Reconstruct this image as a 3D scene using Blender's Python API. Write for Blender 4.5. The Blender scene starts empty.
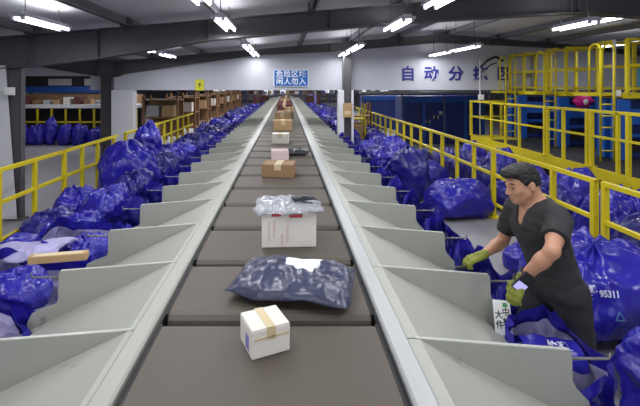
import bpy, bmesh, math, random
import numpy as np
from mathutils import Vector, Matrix, noise, Euler
from mathutils.bvhtree import BVHTree

random.seed(7)
scene = bpy.context.scene
COL = scene.collection

# ------------------------------------------------------------------ camera
CAMZ = 2.1
FPX = 413.0
cam_d = bpy.data.cameras.new('camera')
cam = bpy.data.objects.new('camera', cam_d)
COL.objects.link(cam)
cam.location = (0, 0, CAMZ)
cam.rotation_euler = (math.pi / 2, 0, 0)
cam_d.sensor_width = 36
cam_d.lens = 36 * FPX / 640
cam_d.shift_x = 34 / 640
cam_d.shift_y = -117 / 640
cam_d.clip_end = 300
scene.camera = cam

# ------------------------------------------------------------------ world and exposure
w = bpy.data.worlds.new('hall_world')
scene.world = w
w.use_nodes = True
w.node_tree.nodes['Background'].inputs[0].default_value = (0.80, 0.84, 1.0, 1)
w.node_tree.nodes['Background'].inputs[1].default_value = 0.8
scene.view_settings.view_transform = 'Standard'
scene.view_settings.look = 'None'
scene.view_settings.gamma = 1.0
scene.view_settings.use_curve_mapping = False
scene.view_settings.exposure = -0.08
LAMP_W = 24.0
LAMP_COL = (0.97, 0.97, 1.0)

# ------------------------------------------------------------------ materials
def srgb(r, g, b):
    f = lambda c: (c / 255 / 12.92) if c / 255 <= 0.04045 else ((c / 255 + 0.055) / 1.055) ** 2.4
    return (f(r), f(g), f(b), 1)

def mat(name, rgb, rough=0.5, metal=0.0, var=0.0, vscale=6.0, bump=0.0, bscale=20.0, emit=0.0,
        spots=None, spot_scale=3.0, spot_cut=0.62, coat=0.0, crease=0.0, cscale=9.0, trans=0.0, spec=0.5):
    m = bpy.data.materials.new(name)
    m.use_nodes = True
    nt = m.node_tree
    p = nt.nodes['Principled BSDF']
    c = srgb(*rgb)
    p.inputs['Base Color'].default_value = c
    p.inputs['Roughness'].default_value = rough
    p.inputs['Metallic'].default_value = metal
    p.inputs['Specular IOR Level'].default_value = spec
    if coat: p.inputs['Coat Weight'].default_value = coat
    if trans: p.inputs['Transmission Weight'].default_value = trans
    tc = nt.nodes.new('ShaderNodeTexCoord')
    src = None
    if var or spots:
        n = nt.nodes.new('ShaderNodeTexNoise')
        n.inputs['Scale'].default_value = vscale
        n.inputs['Detail'].default_value = 6
        nt.links.new(tc.outputs['Object'], n.inputs['Vector'])
        mx = nt.nodes.new('ShaderNodeMix'); mx.data_type = 'RGBA'
        mx.inputs['A'].default_value = tuple(min(1, x * (1 - var)) for x in c[:3]) + (1,)
        mx.inputs['B'].default_value = tuple(min(1, x * (1 + var)) for x in c[:3]) + (1,)
        nt.links.new(n.outputs['Fac'], mx.inputs['Factor'])
        src = mx.outputs['Result']
        if spots:
            n2 = nt.nodes.new('ShaderNodeTexNoise')
            n2.inputs['Scale'].default_value = spot_scale
            n2.inputs['Detail'].default_value = 8
            n2.inputs['Roughness'].default_value = 0.7
            nt.links.new(tc.outputs['Object'], n2.inputs['Vector'])
            rp = nt.nodes.new('ShaderNodeValToRGB')
            rp.color_ramp.elements[0].position = spot_cut
            rp.color_ramp.elements[1].position = spot_cut + 0.12
            nt.links.new(n2.outputs['Fac'], rp.inputs['Fac'])
            m2 = nt.nodes.new('ShaderNodeMix'); m2.data_type = 'RGBA'
            nt.links.new(rp.outputs['Color'], m2.inputs['Factor'])
            nt.links.new(src, m2.inputs['A'])
            m2.inputs['B'].default_value = srgb(*spots)
            src = m2.outputs['Result']
        nt.links.new(src, p.inputs['Base Color'])
    nrm = None
    if bump:
        nb = nt.nodes.new('ShaderNodeTexNoise')
        nb.inputs['Scale'].default_value = bscale
        nb.inputs['Detail'].default_value = 4
        nt.links.new(tc.outputs['Object'], nb.inputs['Vector'])
        b = nt.nodes.new('ShaderNodeBump')
        b.inputs['Strength'].default_value = bump
        b.inputs['Distance'].default_value = 0.02
        nt.links.new(nb.outputs['Fac'], b.inputs['Height'])
        nrm = b
    if crease and 'plastic' in name:
        hsum = None
        for sc_, wt in ((cscale * 0.4, 1.0), (cscale * 1.1, 0.28)):
            nr = nt.nodes.new('ShaderNodeTexNoise'); nr.noise_type = 'RIDGED_MULTIFRACTAL'; nr.normalize = True
            nr.inputs['Scale'].default_value = sc_; nr.inputs['Detail'].default_value = 2.0
            nr.inputs['Distortion'].default_value = 0.6
            nt.links.new(tc.outputs['Object'], nr.inputs['Vector'])
            ml = nt.nodes.new('ShaderNodeMath'); ml.operation = 'MULTIPLY_ADD'
            ml.inputs[1].default_value = wt
            nt.links.new(nr.outputs['Fac'], ml.inputs[0])
            if hsum: nt.links.new(hsum, ml.inputs[2])
            else: ml.inputs[2].default_value = 0
            hsum = ml.outputs[0]
        b = nt.nodes.new('ShaderNodeBump')
        b.inputs['Strength'].default_value = crease
        b.inputs['Distance'].default_value = 0.06
        nt.links.new(hsum, b.inputs['Height'])
        nrm = b
    elif crease:
        ns = nt.nodes.new('ShaderNodeTexNoise')
        ns.inputs['Scale'].default_value = cscale * 0.5
        nt.links.new(tc.outputs['Object'], ns.inputs['Vector'])
        ad = nt.nodes.new('ShaderNodeVectorMath'); ad.operation = 'MULTIPLY_ADD'
        ad.inputs[1].default_value = (0.25, 0.25, 0.25)
        nt.links.new(ns.outputs['Color'], ad.inputs[0])
        nt.links.new(tc.outputs['Object'], ad.inputs[2])
        vo = nt.nodes.new('ShaderNodeTexVoronoi')
        vo.inputs['Scale'].default_value = cscale
        nt.links.new(ad.outputs['Vector'], vo.inputs['Vector'])
        b = nt.nodes.new('ShaderNodeBump')
        b.inputs['Strength'].default_value = crease
        b.inputs['Distance'].default_value = 0.05
        nt.links.new(vo.outputs['Distance'], b.inputs['Height'])
        if nrm: nt.links.new(nrm.outputs['Normal'], b.inputs['Normal'])
        nrm = b
    if nrm: nt.links.new(nrm.outputs['Normal'], p.inputs['Normal'])
    if emit:
        p.inputs['Emission Color'].default_value = c
        p.inputs['Emission Strength'].default_value = emit
    return m

M = dict(
    floor=mat('concrete_floor', (138, 137, 142), 0.45, var=0.18, vscale=1.3, spots=(105, 103, 105), spot_scale=1.1, spot_cut=0.6),
    roof=mat('roof_sheet', (208, 208, 214), 0.6, var=0.15, vscale=0.8),
    steel=mat('dark_steel', (82, 79, 82), 0.6, var=0.12, vscale=1.5),
    purlin=mat('purlin_steel', (120, 118, 124), 0.6, var=0.1),
    white_wall=mat('white_wall', (186, 188, 196), 0.7, var=0.05, vscale=0.8),
    far_wall=mat('far_wall', (165, 162, 172), 0.8, var=0.15, vscale=0.4),
    white_paint=mat('white_paint', (214, 215, 218), 0.5, var=0.06, vscale=2),
    chute=mat('grey_sheet_metal', (160, 162, 153), 0.45, var=0.06, vscale=2.2, spots=(104, 104, 96), spot_scale=3.4, spot_cut=0.62),
    chute_edge=mat('bright_sheet_edge', (180, 182, 174), 0.35, var=0.05),
    rail=mat('side_rail_metal', (166, 169, 168), 0.38, 0.0, var=0.05, vscale=3),
    belt=mat('carrier_belt', (83, 76, 67), 0.6, var=0.1, vscale=2.5, bump=0.05, bscale=60),
    black=mat('black_rubber', (24, 24, 26), 0.6),
    chassis=mat('chassis_metal', (120, 120, 122), 0.4, 0.5),
    yellow=mat('yellow_paint', (208, 190, 20), 0.42, var=0.08, vscale=5),
    bag=mat('blue_woven_plastic', (40, 35, 150), 0.27, var=0.35, vscale=4, crease=0.7, cscale=8),
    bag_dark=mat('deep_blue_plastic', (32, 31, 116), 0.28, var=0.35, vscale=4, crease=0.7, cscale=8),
    liner=mat('pale_lilac_lining', (164, 160, 200), 0.5, var=0.12, vscale=4, crease=0.5, cscale=8),
    print=mat('white_print', (205, 208, 232), 0.5),
    mark=mat('pale_green_print', (96, 136, 178), 0.5),
    card=mat('cardboard', (176, 146, 104), 0.75, var=0.12, vscale=6),
    card_dark=mat('brown_cardboard', (146, 118, 86), 0.75, var=0.15, vscale=6),
    tape=mat('pale_tape', (205, 188, 150), 0.35),
    whitebox=mat('white_carton', (222, 218, 208), 0.6, var=0.05),
    wrap=mat('clear_wrap_film', (190, 193, 200), 0.15, crease=0.5, cscale=14, trans=0.35),
    red=mat('red_print', (186, 70, 72), 0.5),
    pinkbox=mat('pink_carton', (214, 192, 190), 0.6),
    violet=mat('violet_print', (132, 124, 196), 0.5),
    poly=mat('dark_poly_mailer', (62, 66, 90), 0.3, var=0.15, vscale=6, crease=0.5, cscale=6, bump=0.2, bscale=14),
    blackbag=mat('black_poly_mailer', (40, 42, 48), 0.3, crease=0.8, cscale=10),
    darkred=mat('dark_red_carton', (104, 56, 54), 0.6, var=0.1),
    sign_blue=mat('sign_blue', (22, 100, 176), 0.4),
    sign_text=mat('sign_white', (232, 240, 250), 0.5),
    letter=mat('navy_lettering', (36, 42, 128), 0.5),
    machine=mat('machine_blue', (24, 82, 168), 0.42, var=0.1, vscale=3),
    machine_dark=mat('dark_navy_panel', (26, 46, 112), 0.5, var=0.25, vscale=2),
    dark=mat('dark_interior', (34, 33, 38), 0.7),
    magenta=mat('magenta_cloth', (214, 34, 136), 0.5, var=0.1),
    lightgrey=mat('light_grey_panel', (176, 176, 182), 0.5, var=0.05),
    wood=mat('tan_wood', (140, 104, 70), 0.65, var=0.18, vscale=5),
    yellow_sign=mat('yellow_sign', (214, 210, 40), 0.5),
    black_print=mat('black_print', (30, 30, 34), 0.5),
    paper=mat('white_paper', (228, 230, 226), 0.6),
    green=mat('green_print', (70, 150, 90), 0.5),
    cyan=mat('cyan_board', (120, 196, 220), 0.5),
    skin=mat('skin', (186, 138, 110), 0.5, var=0.06, vscale=9),
    hair=mat('black_hair', (20, 17, 18), 0.6, bump=0.5, bscale=90),
    shirt=mat('black_cotton', (42, 41, 43), 0.85, var=0.12, vscale=6, bump=0.25, bscale=14),
    trousers=mat('charcoal_trousers', (34, 34, 40), 0.8, var=0.12, vscale=6, bump=0.25, bscale=14),
    glove=mat('green_glove', (120, 126, 42), 0.7, var=0.1, vscale=20, bump=0.2, bscale=80),
    shoe=mat('dark_shoe', (48, 48, 54), 0.6),
    eye=mat('dark_eye', (30, 22, 20), 0.2),
    lip=mat('lip', (166, 104, 94), 0.5),
    screen=mat('lit_screen', (186, 180, 240), 0.3, emit=0.55),
    tube=mat('lit_tube', (244, 247, 255), 0.4, emit=7.0),
    fixture=mat('fixture_white', (200, 202, 208), 0.5),
    daylight=mat('daylight_pane', (225, 232, 240), 0.3, emit=1.2),
    wire=mat('dark_wire', (40, 40, 44), 0.5),
    cloth_brown=mat('brown_cloth', (96, 70, 66), 0.8, var=0.2),
)

# ------------------------------------------------------------------ helpers
class MB:
    def __init__(s): s.v = []; s.f = []
    def add(s, vs, fs):
        o = len(s.v); s.v += [tuple(v) for v in vs]; s.f += [tuple(i + o for i in f) for f in fs]; return s
    def box(s, x0, x1, y0, y1, z0, z1, rot=None):
        vs = [(x, y, z) for x in (x0, x1) for y in (y0, y1) for z in (z0, z1)]
        if rot is not None:
            c = Vector(((x0 + x1) / 2, (y0 + y1) / 2, (z0 + z1) / 2))
            vs = [tuple(rot @ (Vector(v) - c) + c) for v in vs]
        return s.add(vs, [(0, 1, 3, 2), (4, 6, 7, 5), (0, 4, 5, 1), (2, 3, 7, 6), (0, 2, 6, 4), (1, 5, 7, 3)])
    def bar(s, a, b, w, h=None, up=(0, 0, 1)):
        h = h or w
        a, b = Vector(a), Vector(b); d = (b - a).normalized(); u = Vector(up)
        if abs(d.dot(u)) > 0.98: u = Vector((0, 1, 0))
        x = d.cross(u).normalized() * (w / 2); y = x.cross(d).normalized() * (h / 2)
        vs = [p + i * x + j * y for p in (a, b) for i, j in ((-1, -1), (1, -1), (1, 1), (-1, 1))]
        return s.add(vs, [(3, 2, 1, 0), (4, 5, 6, 7), (0, 1, 5, 4), (1, 2, 6, 5), (2, 3, 7, 6), (3, 0, 4, 7)])
    def tube(s, pts, r, n=8):
        pts = [Vector(p) for p in pts]; vs = []; fs = []
        for i, p in enumerate(pts):
            d = (pts[min(i + 1, len(pts) - 1)] - pts[max(i - 1, 0)]).normalized()
            u = Vector((0, 0, 1)) if abs(d.z) < 0.9 else Vector((0, 1, 0))
            x = d.cross(u).normalized(); y = x.cross(d)
            rr = r[i] if isinstance(r, (list, tuple)) else r
            vs += [p + rr * (math.cos(2 * math.pi * k / n) * x + math.sin(2 * math.pi * k / n) * y) for k in range(n)]
        for i in range(len(pts) - 1):
            for k in range(n):
                fs.append((i * n + k, i * n + (k + 1) % n, (i + 1) * n + (k + 1) % n, (i + 1) * n + k))
        fs.append(tuple(range(n))[::-1]); fs.append(tuple(range((len(pts) - 1) * n, len(pts) * n)))
        return s.add(vs, fs)
    def prism(s, poly, axis, a, b):
        """poly: 2D points; axis 'y' -> (x,z), 'x' -> (y,z), 'z' -> (x,y)"""
        def P(p, t):
            return {'y': (p[0], t, p[1]), 'x': (t, p[0], p[1]), 'z': (p[0], p[1], t)}[axis]
        n = len(poly)
        vs = [P(p, a) for p in poly] + [P(p, b) for p in poly]
        fs = [tuple(range(n)), tuple(range(2 * n - 1, n - 1, -1))] + [(i, i + n, (i + 1) % n + n, (i + 1) % n) for i in range(n)]
        return s.add(vs, fs)
    def mesh(s, name, smooth=False, bevel=0.0, fixn=True):
        me = bpy.data.meshes.new(name)
        me.from_pydata(s.v, [], s.f)
        bm = bmesh.new(); bm.from_mesh(me)
        if fixn: bmesh.ops.recalc_face_normals(bm, faces=bm.faces)
        if bevel:
            bmesh.ops.bevel(bm, geom=list(bm.edges), offset=bevel, segments=2, affect='EDGES', profile=0.6, clamp_overlap=True)
        for f in bm.faces: f.smooth = smooth
        bm.to_mesh(me); bm.free()
        return me
    def build(s, name, m, parent=None, smooth=False, bevel=0.0, loc=None):
        return obj(name, s.mesh(name, smooth, bevel), m, parent, loc)

def obj(name, me, m, parent=None, loc=None):
    if m is not None and not me.materials: me.materials.append(M[m] if isinstance(m, str) else m)
    o = bpy.data.objects.new(name, me); COL.objects.link(o)
    if parent is not None: o.parent = parent
    if loc is not None: o.location = loc
    return o

def empty(name, loc=(0, 0, 0), rz=0.0):
    o = bpy.data.objects.new(name, None); COL.objects.link(o)
    o.empty_display_size = 0.1; o.location = loc; o.rotation_euler = (0, 0, rz)
    return o

def tag(o, label=None, cat=None, group=None, kind=None):
    if label: o['label'] = label
    if cat: o['category'] = cat
    if group: o['group'] = group
    elif 'group' in o and cat: del o['group']
    if kind: o['kind'] = kind
    return o

def copy_tree(o, parent=None):
    c = o.copy(); COL.objects.link(c)
    if parent is not None: c.parent = parent
    for ch in list(o.children): copy_tree(ch, c)
    return c

ORD = ['nearest', 'second', 'third', 'fourth', 'fifth', 'sixth', 'seventh', 'eighth', 'ninth', 'tenth', 'eleventh', 'twelfth',
       'thirteenth', 'fourteenth', 'fifteenth', 'sixteenth', 'seventeenth', 'eighteenth', 'nineteenth', 'twentieth']

def text_mesh(txt, size, name='text', extrude=0.0, bold=0.0, align='CENTER'):
    cu = bpy.data.curves.new(name, 'FONT')
    cu.body = txt; cu.size = size; cu.align_x = align; cu.align_y = 'CENTER'
    cu.extrude = extrude; cu.offset = bold; cu.resolution_u = 3
    o = bpy.data.objects.new(name, cu); COL.objects.link(o)
    dg = bpy.context.evaluated_depsgraph_get(); dg.update()
    me = bpy.data.meshes.new_from_object(o.evaluated_get(dg))
    bpy.data.objects.remove(o); bpy.data.curves.remove(cu)
    me.name = name; me.materials.clear()
    return me

def struct(o): o['kind'] = 'structure'; return o

# ================================================================== SETTING
struct(MB().box(-18, 22, -10, 62, -0.2, 0.0).build('floor', 'floor'))

RX = 4.5
VALX = -4.9
def roof_z(x):
    if x < VALX: return 3.60 - 0.082 * (RX - VALX) + 0.082 * (VALX - x)
    return 3.60 - 0.082 * abs(x - RX)
up = 0.14
sec = [-18, VALX, RX, 22]
px = [x for x in np.arange(-17, 22, 1.45)]
edges = sorted([-18.0] + [float(x) for x in px] + [VALX, RX, 22.0])
for i, (a, b) in enumerate(zip(edges[:-1], edges[1:])):
    if b - a < 0.02: continue
    rb = MB().prism([(a, roof_z(a) + up), (b, roof_z(b) + up), (b, roof_z(b) + up + 0.06), (a, roof_z(a) + up + 0.06)], 'y', -10, 55)
    struct(rb.build('ceiling_%d' % (i + 1), 'roof'))
# purlins (along the hall) in one object per line
for i, x in enumerate(px):
    z = roof_z(x)
    b = MB().box(x - 0.03, x + 0.03, -10, 62, z + 0.01, z + up).box(x, x + 0.07, -10, 62, z + 0.01, z + 0.025)
    struct(b.build('trim_%d' % (i + 1), 'purlin'))

# rafters : tapered I beams
def rafter(name, y, bottom, wflange=0.22):
    r = MB()
    tops = [(x, roof_z(x)) for x, _ in bottom]
    for (b0, b1, t0, t1) in zip(bottom[:-1], bottom[1:], tops[:-1], tops[1:]):
        r.prism([b0, b1, t1, t0], 'y', y - 0.008, y + 0.008)
        r.prism([b0, b1, (b1[0], b1[1] + 0.018), (b0[0], b0[1] + 0.018)], 'y', y - wflange / 2, y + wflange / 2)
        r.prism([(t0[0], t0[1] - 0.018), (t1[0], t1[1] - 0.018), t1, t0], 'y', y - wflange / 2, y + wflange / 2)
    for x, z in bottom[1:-1]:
        r.box(x - 0.006, x + 0.006, y - wflange / 2 + 0.01, y + wflange / 2 - 0.01, z + 0.02, roof_z(x) - 0.02)
    o = struct(r.build(name, 'steel'))
    # fly braces from the bottom flange to the purlins
    fb = MB()
    for x in px:
        if bottom[0][0] < x < bottom[-1][0]:
            zb = np.interp(x, [b[0] for b in bottom], [b[1] for b in bottom])
            fb.bar((x, y - 0.05, roof_z(x) - 0.06), (x, y - 0.62, roof_z(x) + up - 0.02), 0.045, 0.012)
            fb.box(x - 0.05, x + 0.05, y - 0.1, y + 0.1, roof_z(x) - 0.0, roof_z(x) + up)
    fb.build('fly_brace', 'steel', o)
    return o

D1, D2 = 6.5, 12.0
rafter('trim_beam_1', D1, [(-9, 3.0), (-6.2, 2.72), (-4.55, 2.36), (-3.97, 2.40), (-2.93, 2.525), (-1.2, 2.81), (0.69, 2.98), (1.95, 3.09), (4.44, 3.23), (4.56, 3.23), (7, 3.09), (10, 2.85), (13.5, 2.45)])
rafter('trim_beam_2', D2, [(-9.5, 2.96), (-7.3, 2.68), (-5.5, 2.39), (-4.9, 2.36), (-4.68, 2.45), (-3.08, 2.68), (-0.76, 3.0), (1.28, 3.09), (3.3, 3.26), (4.48, 3.35), (6, 3.28), (8.84, 3.15), (13.5, 2.55)])
rafter('trim_beam_3', 0.9, [(-9, 3.0), (-6.2, 2.72), (-4.6, 2.36), (-2.93, 2.525), (-1.2, 2.81), (1.95, 3.09), (4.5, 3.23), (10, 2.85), (13.5, 2.45)])

# columns
def column(name, x, y, ztop, wtop, wbot, white_side=-1, fl=0.26):
    c = MB()
    c.prism([(x - wbot / 2, 0), (x + wbot / 2, 0), (x + wtop / 2, ztop), (x - wtop / 2, ztop)], 'y', y - 0.006, y + 0.006)
    o = struct(c.build(name, 'steel'))
    for sgn in (-1, 1):
        f = MB()
        f.prism([(x + sgn * wbot / 2, 0), (x + sgn * (wbot / 2 + 0.02), 0), (x + sgn * (wtop / 2 + 0.02), ztop), (x + sgn * wtop / 2, ztop)], 'y', y - fl / 2, y + fl / 2)
        f.build('flange', 'white_paint' if sgn == white_side else 'steel', o)
    MB().box(x - wbot / 2 - 0.06, x + wbot / 2 + 0.06, y - fl / 2 - 0.03, y + fl / 2 + 0.03, 0, 0.03).build('base_plate', 'steel', o)
    return o
c1 = column('column_1', -4.26, D1, 2.42, 0.22, 0.20, 0, 0.10)
MB().prism([(-4.80, 0), (-4.19, 0), (-4.37, 2.42), (-4.80, 2.42)], 'y', D1 - 0.075, D1 - 0.06).build('cladding', 'white_paint', c1)
c2 = column('column_2', -5.17, D2, 2.42, 0.28, 0.28, 0)
MB().box(-5.0, -4.38, D2 - 0.18, D2 + 0.12, 0, 1.98).build('cladding', 'white_paint', c2)
cr = column('column_3', 1.73, D2 - 0.25, 3.0, 0.18, 0.18, 0, 0.24)
MB().box(1.468, 1.63, D2 - 0.40, D2 - 0.13, 0, 1.98).build('cladding', 'white_paint', cr)
MB().box(1.84, 1.90, D2 - 0.40, D2 - 0.13, 0, 1.98).build('cladding', 'white_paint', cr)

# fascia wall across the hall
fb_top = [(-5.0, 2.40), (-4.68, 2.47), (-3.08, 2.70), (-0.76, 3.02), (1.28, 3.11), (3.3, 3.28), (4.48, 3.37), (6, 3.30), (8.84, 3.17), (13.5, 2.57)]
wf = MB()
for a, b in zip(fb_top[:-1], fb_top[1:]):
    wf.prism([(a[0], 1.98), (b[0], 1.98), b, a], 'y', D2 + 0.03, D2 + 0.15)
wf.prism([(-5.7, 1.98), (-5.0, 1.98), (-5.0, 2.40), (-5.7, 2.43)], 'y', D2 + 0.03, D2 + 0.15)
wf.prism([(-14, 2.39), (-5.7, 2.39), (-5.7, 2.45), (-7.3, 2.70), (-9.5, 2.98), (-14, 3.3)], 'y', D2 + 0.03, D2 + 0.15)
struct(wf.build('wall_fascia', 'white_wall'))
struct(MB().box(-18, 22, 54, 54.2, 0, 4.6).build('wall_back', 'far_wall'))
struct(MB().box(-18.2, -18, -10, 60, 0, 4.6).build('wall_left', 'far_wall'))
struct(MB().box(22, 22.2, -10, 60, 0, 4.6).build('wall_right', 'far_wall'))

for i, (x, z0, w_) in enumerate(((-0.3, 1.15, 0.9), (-2.6, 1.0, 0.5), (-1.9, 1.0, 0.5), (6.5, 1.2, 3.0), (12, 1.2, 4.0), (-9, 1.2, 3.0))):
    struct(MB().box(x - w_ / 2, x + w_ / 2, 53.9, 53.99, z0, 2.6).build('window_%d' % (i + 1), 'daylight'))

# ================================================================== WRITING ON THE WALL
def wall_char(ch, xpx, ypx, size, d, name, parent=None, m='letter', bold=0.006):
    me = text_mesh(ch, size, name, 0.008, bold)
    xs = [v.co.x for v in me.vertices]; ys = [v.co.y for v in me.vertices]
    cx, cy = (min(xs) + max(xs)) / 2, (min(ys) + max(ys)) / 2
    for v in me.vertices: v.co.x -= cx; v.co.y -= cy
    o = obj(name, me, m, parent)
    o.rotation_euler = (math.pi / 2, 0, 0)
    o.location = ((xpx - 286) / FPX * d, d, CAMZ - (ypx - 86) / FPX * d)
    return o
dw = D2 + 0.018
for ch, xp, lab in (('自', 408, 'first navy character of the wall lettering, left end'), ('动', 431.5, 'second navy character of the wall lettering'),
               ('分', 456, 'third navy character of the wall lettering'), ('拣', 480.5, 'fourth navy character of the wall lettering, behind the bent bracket'),
               ('区', 504.5, 'last navy character of the wall lettering, partly behind yellow cage')):
    o = wall_char(ch, xp, 73.5, 0.44, dw, 'wall_character', bold=0.012)
    tag(o, lab, 'lettering', 'navy lettering on the white beam wall')

sg = empty('hanging_sign', (0.146, D2 - 0.02, 2.33)); tag(sg, 'blue warning sign with two lines of white writing on white beam wall', 'sign')
MB().box(-0.51, 0.51, 0.0, 0.02, -0.245, 0.245).build('sign_frame', 'sign_text', sg)
sp_ = MB().box(-0.485, 0.485, -0.012, 0.0, -0.225, 0.225).build('sign_panel', 'sign_blue', sg)
for r, (ln, z) in enumerate((('危险区域', 0.105), ('闲人勿入', -0.105))):
    for k, ch in enumerate(ln):
        me = text_mesh(ch, 0.21, 'character', 0.002, 0.004)
        o = obj('character', me, 'sign_text', sp_, (-0.33 + 0.22 * k, -0.016, z))
        o.rotation_euler = (math.pi / 2, 0, 0)

ys = empty('warning_tag', (-2.51, D2 + 0.0, 2.13)); tag(ys, 'small yellow tag with black bolt mark on the white beam wall', 'sign')
tp_ = MB().box(-0.125, 0.125, 0, 0.02, -0.16, 0.16).build('tag_panel', 'yellow_sign', ys)
MB().prism([(0.03, 0.11), (-0.05, -0.01), (0.0, -0.01), (-0.03, -0.11), (0.05, 0.025), (0.005, 0.025)], 'y', -0.004, 0.0).build('bolt_mark', 'black_print', tp_)

# ================================================================== LIGHT FIXTURES
def fixture(x, z, y0, y1, label, group='hanging tube light fittings', power=1.0):
    t = empty('tube_light', (x, (y0 + y1) / 2, z)); tag(t, label, 'ceiling light', group)
    L = y1 - y0
    MB().box(-0.10, 0.10, -L / 2, L / 2, 0.02, 0.05).box(-0.05, 0.05, -L / 2, L / 2, 0.05, 0.075).build('reflector', 'fixture', t, bevel=0.004)
    for sx in (-0.06, 0.06):
        tu = MB().tube([(sx, -L / 2 + 0.03, 0), (sx, L / 2 - 0.03, 0)], 0.016, 8).build('tube', 'tube', t, smooth=True)
        MB().box(sx - 0.016, sx + 0.016, -L / 2, -L / 2 + 0.03, -0.02, 0.03).build('lamp_holder', 'fixture', tu)
        MB().box(sx - 0.016, sx + 0.016, L / 2 - 0.03, L / 2, -0.02, 0.03).build('lamp_holder', 'fixture', tu)
    zt = min(roof_z(x - 0.1), roof_z(x + 0.1)) + up - z - 0.012
    for sy in (-0.35, 0.35):
        MB().tube([(0, sy * L, 0.075), (0, sy * L, zt)], 0.006, 5).build('suspension_wire', 'wire', t)
    ld = bpy.data.lights.new('tube_glow', 'AREA'); ld.shape = 'RECTANGLE'
    ld.size = 0.2; ld.size_y = L; ld.energy = LAMP_W * power; ld.color = LAMP_COL
    lo = bpy.data.objects.new('tube_glow', ld); COL.objects.link(lo); lo.parent = t; lo.location = (0, 0, -0.03)
    lu = bpy.data.lights.new('tube_uplight', 'AREA'); lu.shape = 'RECTANGLE'      # bare tubes also shine up past the narrow reflector
    lu.size = 0.2; lu.size_y = L; lu.energy = LAMP_W * power * 0.17; lu.color = LAMP_COL
    lo = bpy.data.objects.new('tube_uplight', lu); COL.objects.link(lo); lo.parent = t; lo.location = (0, 0, 0.085); lo.rotation_euler = (math.pi, 0, 0)
    return t
rowA = [(1.25, 2.45), (3.1, 4.3), (5.2, 6.35), (8.55, 9.9), (10.2, 11.85)]
labA = ['tube light over the left belt side, above the camera', 'tube light cut by the top edge, left of the belt centre', 'bright tube light before the first dark beam, left of centre',
        'nearer of the two small tube lights left of the blue sign', 'farther of the two small tube lights left of the blue sign']
for (a, b), l in zip(rowA, labA): fixture(-0.85, CAMZ + 0.85, a, b, l)
rowB = [(1.25, 2.45), (3.2, 4.5), (5.3, 6.35), (8.6, 10.2), (10.5, 11.75)]
labB = ['tube light over the right belt side, above the camera', 'tube light at top edge, right of the belt centre', 'bright tube light before the first dark beam, right of centre',
        'small tube light just right of the slim column top', 'small tube light at the slim column top, left one']
for (a, b), l in zip(rowB, labB): fixture(1.57, CAMZ + 0.85, a, b, l)
for (a, b), l in zip([(1.25, 2.4), (4.6, 5.6), (8.4, 9.3), (9.9, 11.0)],
                     ['tube light over the left aisle, above the camera', 'long tube light at the upper left corner', 'left one of two small tube lights under the first dark beam',
                      'right one of two small tube lights under the first dark beam']):
    fixture(-3.0, CAMZ + 0.76, a, b, l)
for (a, b), l in zip([(1.6, 3.0), (5.55, 6.35), (8.9, 10.3), (10.5, 11.8)],
                     ['tube light over the right aisle, above the camera', 'long tube light above the yellow cages',
                      'right one of two slim tube lights over the wall lettering', 'left one of two slim tube lights over the wall lettering']):
    fixture(4.15, CAMZ + 0.86, a, b, l)
fixture(5.45, CAMZ + 1.12, 6.7, 7.6, 'tube light glowing at upper right behind the first beam')
fixture(7.6, CAMZ + 0.8, 3.5, 5.0, 'tube light over the platform, outside right edge')
fixture(7.9, CAMZ + 0.98, 9.0, 10.4, 'added tube light over the yellow cages, brightening the blue machines')  # fitting added for more light on the blue machines
# added lamps, out of sight: brighten the far hall, fill from behind the camera
k = 0
for y in (15.5, 20, 25, 31, 38, 46):
    for x in (-6.0, -1.6, 1.6, 5.5):
        if x in (-6.0, 5.5) and y > 32: continue
        fixture(x, 2.95 if x > -5 else 2.8, y, y + 1.3, 'unseen tube light added behind the beam wall to brighten the far hall', 'added tube lights of the far hall', 3.2)
for x in (-3.0, -0.85, 1.57, 4.15):  # added rows giving frontal fill from the camera side
    for y in (-1.6, -4.2, -7.0):
        fixture(x, CAMZ + 0.76, y - 1.0, y + 0.3, 'unseen tube light added behind the viewpoint for frontal fill', 'tube lights added behind the viewpoint', 1.5)
fixture(-8.6, 2.9, 6.5, 7.7, 'tube light of the left bay, outside the frame', 'tube lights of the left bay')
fixture(-8.2, 2.75, 12.9, 14.1, 'tube light of the left bay behind the beam wall', 'tube lights of the left bay')

# ================================================================== SORTER : frame, rails, carriers, chutes
BL, BR = -0.635, 0.461
BZ = 0.89
YA, YB = -1.2, 50.0
fr = empty('sorter_frame', (0, 0, 0)); tag(fr, 'long grey sorter frame carrying the belt down the hall centre', 'conveyor')
MB().box(BL + 0.06, BR - 0.06, YA, YB, 0.30, 0.70).build('beam', 'chassis', fr)
for sx, nm in ((BL - 0.016, 'left'), (BR + 0.005, 'right')):
    MB().box(sx, sx + 0.011, YA, YB, 0.30, 0.885).build('side_plate', 'black', fr)
for i in range(26):
    y = YA + 0.5 + i * 2
    MB().box(BL + 0.05, BL + 0.15, y, y + 0.1, 0, 0.3).box(BR - 0.15, BR - 0.05, y, y + 0.1, 0, 0.3).build('leg', 'chassis', fr)
r1 = MB().prism([(0.48, 0.60), (0.57, 0.60), (0.575, 0.905), (0.565, 0.915), (0.49, 0.915), (0.48, 0.905)], 'y', YA, YB).build('side_rail', 'rail')
tag(r1, 'long bright metal rail along the right side of the belt', 'rail')
r2 = MB().prism([(-0.745, 0.60), (-0.655, 0.60), (-0.655, 0.905), (-0.665, 0.915), (-0.735, 0.915), (-0.745, 0.905)], 'y', YA, YB).build('side_rail', 'chute')
tag(r2, 'long grey metal rail along the left side of the belt', 'rail')

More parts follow.
